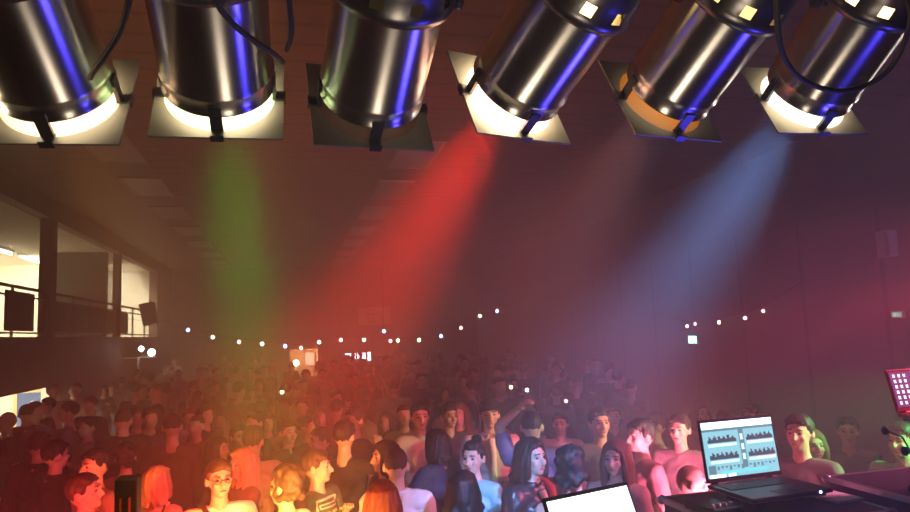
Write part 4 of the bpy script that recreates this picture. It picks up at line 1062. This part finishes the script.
pa.location = (2.365, 2.72, 1.6555)
MB().box((-0.07, -0.15, 0.0), (0.07, 0.15, 0.012)).build('sheet_stack', mat('white_paper', (0.8, 0.8, 0.78), 0.7), pa)
# second laptop, nearer, on its own stand
laptop('laptop with a blank white screen in front of the crowd', (1.016, 2.14, 1.690), 0.30, 0.384, 0.24, 0.40, mat('grey_shell', (0.09, 0.09, 0.10), 0.35, 0.3), white_screen)
st = thing('equipment_stand', 'folding stand that carries the laptop with the blank white screen', 'stand', (1.045, 2.02, 0.801), 0.30)
MB().box((-0.19, -0.14, 0.851), (0.21, 0.15, 0.870), bev=0.004).build('tray', BLACK, st)
for sx in (-1, 1): MB().tube([(sx * 0.16, -0.13, 0.012), (sx * -0.16, 0.13, 0.850)], 0.013).build('leg', STEELD, st); MB().tube([(sx * 0.16, 0.13, 0.012), (sx * -0.16, -0.13, 0.850)], 0.013).build('leg', STEELD, st)
# third laptop with a red shell on a tall stand at the edge
laptop('red-shelled laptop with rows of white icons at the picture edge', (2.84, 2.56, 2.02), 0.03, 0.36, 0.195, 0.22, mat('red_shell', (0.55, 0.03, 0.06), 0.4), red_screen)
st = thing('laptop_stand', 'tall bent metal stand under the red-shelled laptop', 'stand', (2.83, 2.45, 1.7005))
MB().box((-0.15, -0.11, 0.286), (0.15, 0.10, 0.298)).build('tray', STEELD, st)
for sx in (-1, 1): MB().tube([(sx * 0.13, -0.10, 0.008), (sx * 0.13, 0.08, 0.008), (sx * 0.13, 0.0, 0.285)], 0.008).build('leg', STEELD, st)
for (hx, hy, hz), bx, lab in (((2.555, 2.53, 1.955), 2.60, 'upper one of two small gooseneck microphones on the tall flight case'), ((2.535, 2.42, 1.885), 2.565, 'lower one of two small gooseneck microphones on the tall flight case')):
    by = hy - 0.06
    t = thing('gooseneck_microphone', lab, 'microphone', (bx + 0.02, by, 1.7005), 0, 'gooseneck microphones on the tall flight case')
    MB().lathe([(0.001, 0), (0.028, 0.001), (0.026, 0.02), (0.008, 0.03), (0.001, 0.03)], 18).build('base', BLACK, t)
    e = V((hx, hy, hz)) - V((bx + 0.02, by, 1.7005))
    MB().tube([(0, 0, 0.03), (0.005, 0, e.z * 0.6), (e.x * 0.3, e.y * 0.3, e.z * 0.9), e], 0.004).build('gooseneck', BLACK, t)
    MB().ell(e, (0.016, 0.016, 0.020)).build('foam_head', RUBBER, t)
# column loudspeaker at the stage edge
cs = thing('column_speaker', 'narrow black column loudspeaker rising before the dark curly mop of hair', 'loudspeaker', (-0.64, 3.12, 0.801))
MB().box((-0.12, -0.1, 0.0), (0.12, 0.1, 0.03), bev=0.005).build('base', BLACK, cs)
MB().box((-0.042, -0.05, 0.03), (0.042, 0.05, 1.125), bev=0.006).build('cabinet', BLACK, cs)
MB().box((-0.032, 0.0505, 0.06), (0.032, 0.056, 1.10)).build('grille', mat('speaker_mesh', (0.03, 0.03, 0.03), 0.6, 0.4), cs)
for x in (-0.022, 0.012): MB().box((x, -0.053, 0.05), (x + 0.008, -0.0505, 1.05)).build('edge_glint', mat('painted_red_light', (0.5, 0.08, 0.05), 0.3), cs)  # painted red strips stand for red light catching the edges
# ------------------------------------------------------------------ haze and stage lighting
hz = MB().box((-9.6, YB - 0.6, -0.5), (XR + 0.6, YF + 2.8, ZC + 0.6)).build('haze', [])
hm = bpy.data.materials.new('stage_haze'); hm.use_nodes = True
nt = hm.node_tree; nt.nodes.clear()
ou = nt.nodes.new('ShaderNodeOutputMaterial'); vs_ = nt.nodes.new('ShaderNodeVolumeScatter')
vs_.inputs['Color'].default_value = (0.95, 0.91, 0.87, 1); vs_.inputs['Density'].default_value = 0.05; vs_.inputs['Anisotropy'].default_value = 0.15
nt.links.new(vs_.outputs['Volume'], ou.inputs['Volume'])
hz.data.materials.append(hm)
tag(hz, 'thin stage haze filling the whole hall', 'haze', kind='stuff')
# unseen lights outside the picture: inferred fronts and sides, plus added fills
lamp('red_front', 'SPOT', (-2.0, 2.9, 1.2), 430, (1, 0.05, 0.05), (-1.1, 5.0, 1.6), angle=70, size=0.08, blend=1)
lamp('warm_front', 'SPOT', (0.05, 3.0, 1.15), 760, (1, 0.34, 0.07), (0.05, 5.2, 1.75), angle=75, size=0.08, blend=1)
lamp('warm_top_fill', 'SPOT', (-0.1, 1.2, 3.35), 480, (1, 0.5, 0.16), (0.0, 4.4, 1.4), angle=17, size=0.08, blend=1)  # added unseen light, brightens the front crowd from above
lamp('pink_side', 'SPOT', (4.6, 2.4, 3.0), 720, (1, 0.18, 0.36), (2.3, 3.9, 1.5), angle=80, size=0.08, blend=1)
lamp('pink_haze_fill', 'SPOT', (2.75, 3.15, 0.95), 1000, (1, 0.2, 0.35), (2.3, 5.4, 1.9), angle=68, size=0.08, blend=1)  # unseen floor light added to turn the haze pink behind the laptop
lamp('red_beam_side', 'SPOT', (4.6, 3.1, 2.75), 700, (1, 0.05, 0.10), (2.6, 5.4, 2.0), angle=24, size=0.06)
lamp('green_side', 'SPOT', (4.9, 3.0, 2.15), 480, (0.02, 1, 0.2), (3.3, 4.4, 1.5), angle=34, size=0.06)
lamp('blue_front_fill', 'SPOT', (0.95, 1.2, 3.3), 300, (0.3, 0.6, 1.0), (1.25, 4.7, 1.35), angle=14, size=0.06, blend=1)  # blue fill added beside the blue beam to brighten the crowd
lamp('amber_haze_fill', 'SPOT', (-0.6, 0.3, 3.5), 400, (1, 0.25, 0.015), (1.6, 12, 6.4), angle=75, size=0.2, blend=1)  # added ambient fill, gives the haze its amber glow
lamp('violet_haze_fill', 'SPOT', (5.8, 0.3, 3.6), 600, (0.55, 0.28, 0.9), (5.8, 12, 5.0), angle=75, size=0.2, blend=1)  # unseen wide fill, added so the right-hand haze glows violet
lamp('blue_uplight', 'SPOT', (1.9, 1.5, 1.25), 75, (0.07, 0.05, 1), (0.55, 1.25, 3.05), size=0.22, angle=44, blend=0.5)
lamp('warm_side', 'SPOT', (-2.0, 1.8, 2.55), 90, (1, 0.78, 0.45), (0.2, 1.25, 3.05), size=0.09, angle=24, blend=0.5)
lamp('white_side', 'SPOT', (3.4, 2.3, 2.95), 25, (1, 0.9, 0.8), (0.5, 1.25, 3.05), size=0.09, angle=24, blend=0.5)
lamp('warm_can_fill', 'SPOT', (0.35, 0.25, 1.75), 22, (1, 0.8, 0.6), (0.35, 1.2, 3.05), size=0.2, angle=70, blend=0.6)  # fill added below the camera to brighten the metal cans
wd = bpy.data.worlds.new('night'); SC.world = wd; wd.use_nodes = True
wd.node_tree.nodes['Background'].inputs[0].default_value = (0, 0, 0, 1)
SC.view_settings.view_transform = 'Standard'; SC.view_settings.look = 'None'
SC.view_settings.exposure = 0; SC.view_settings.gamma = 1; SC.view_settings.use_curve_mapping = False
SC.cycles.volume_bounces = 1
SC.cycles.max_bounces = 5
SC.cycles.use_denoising = True
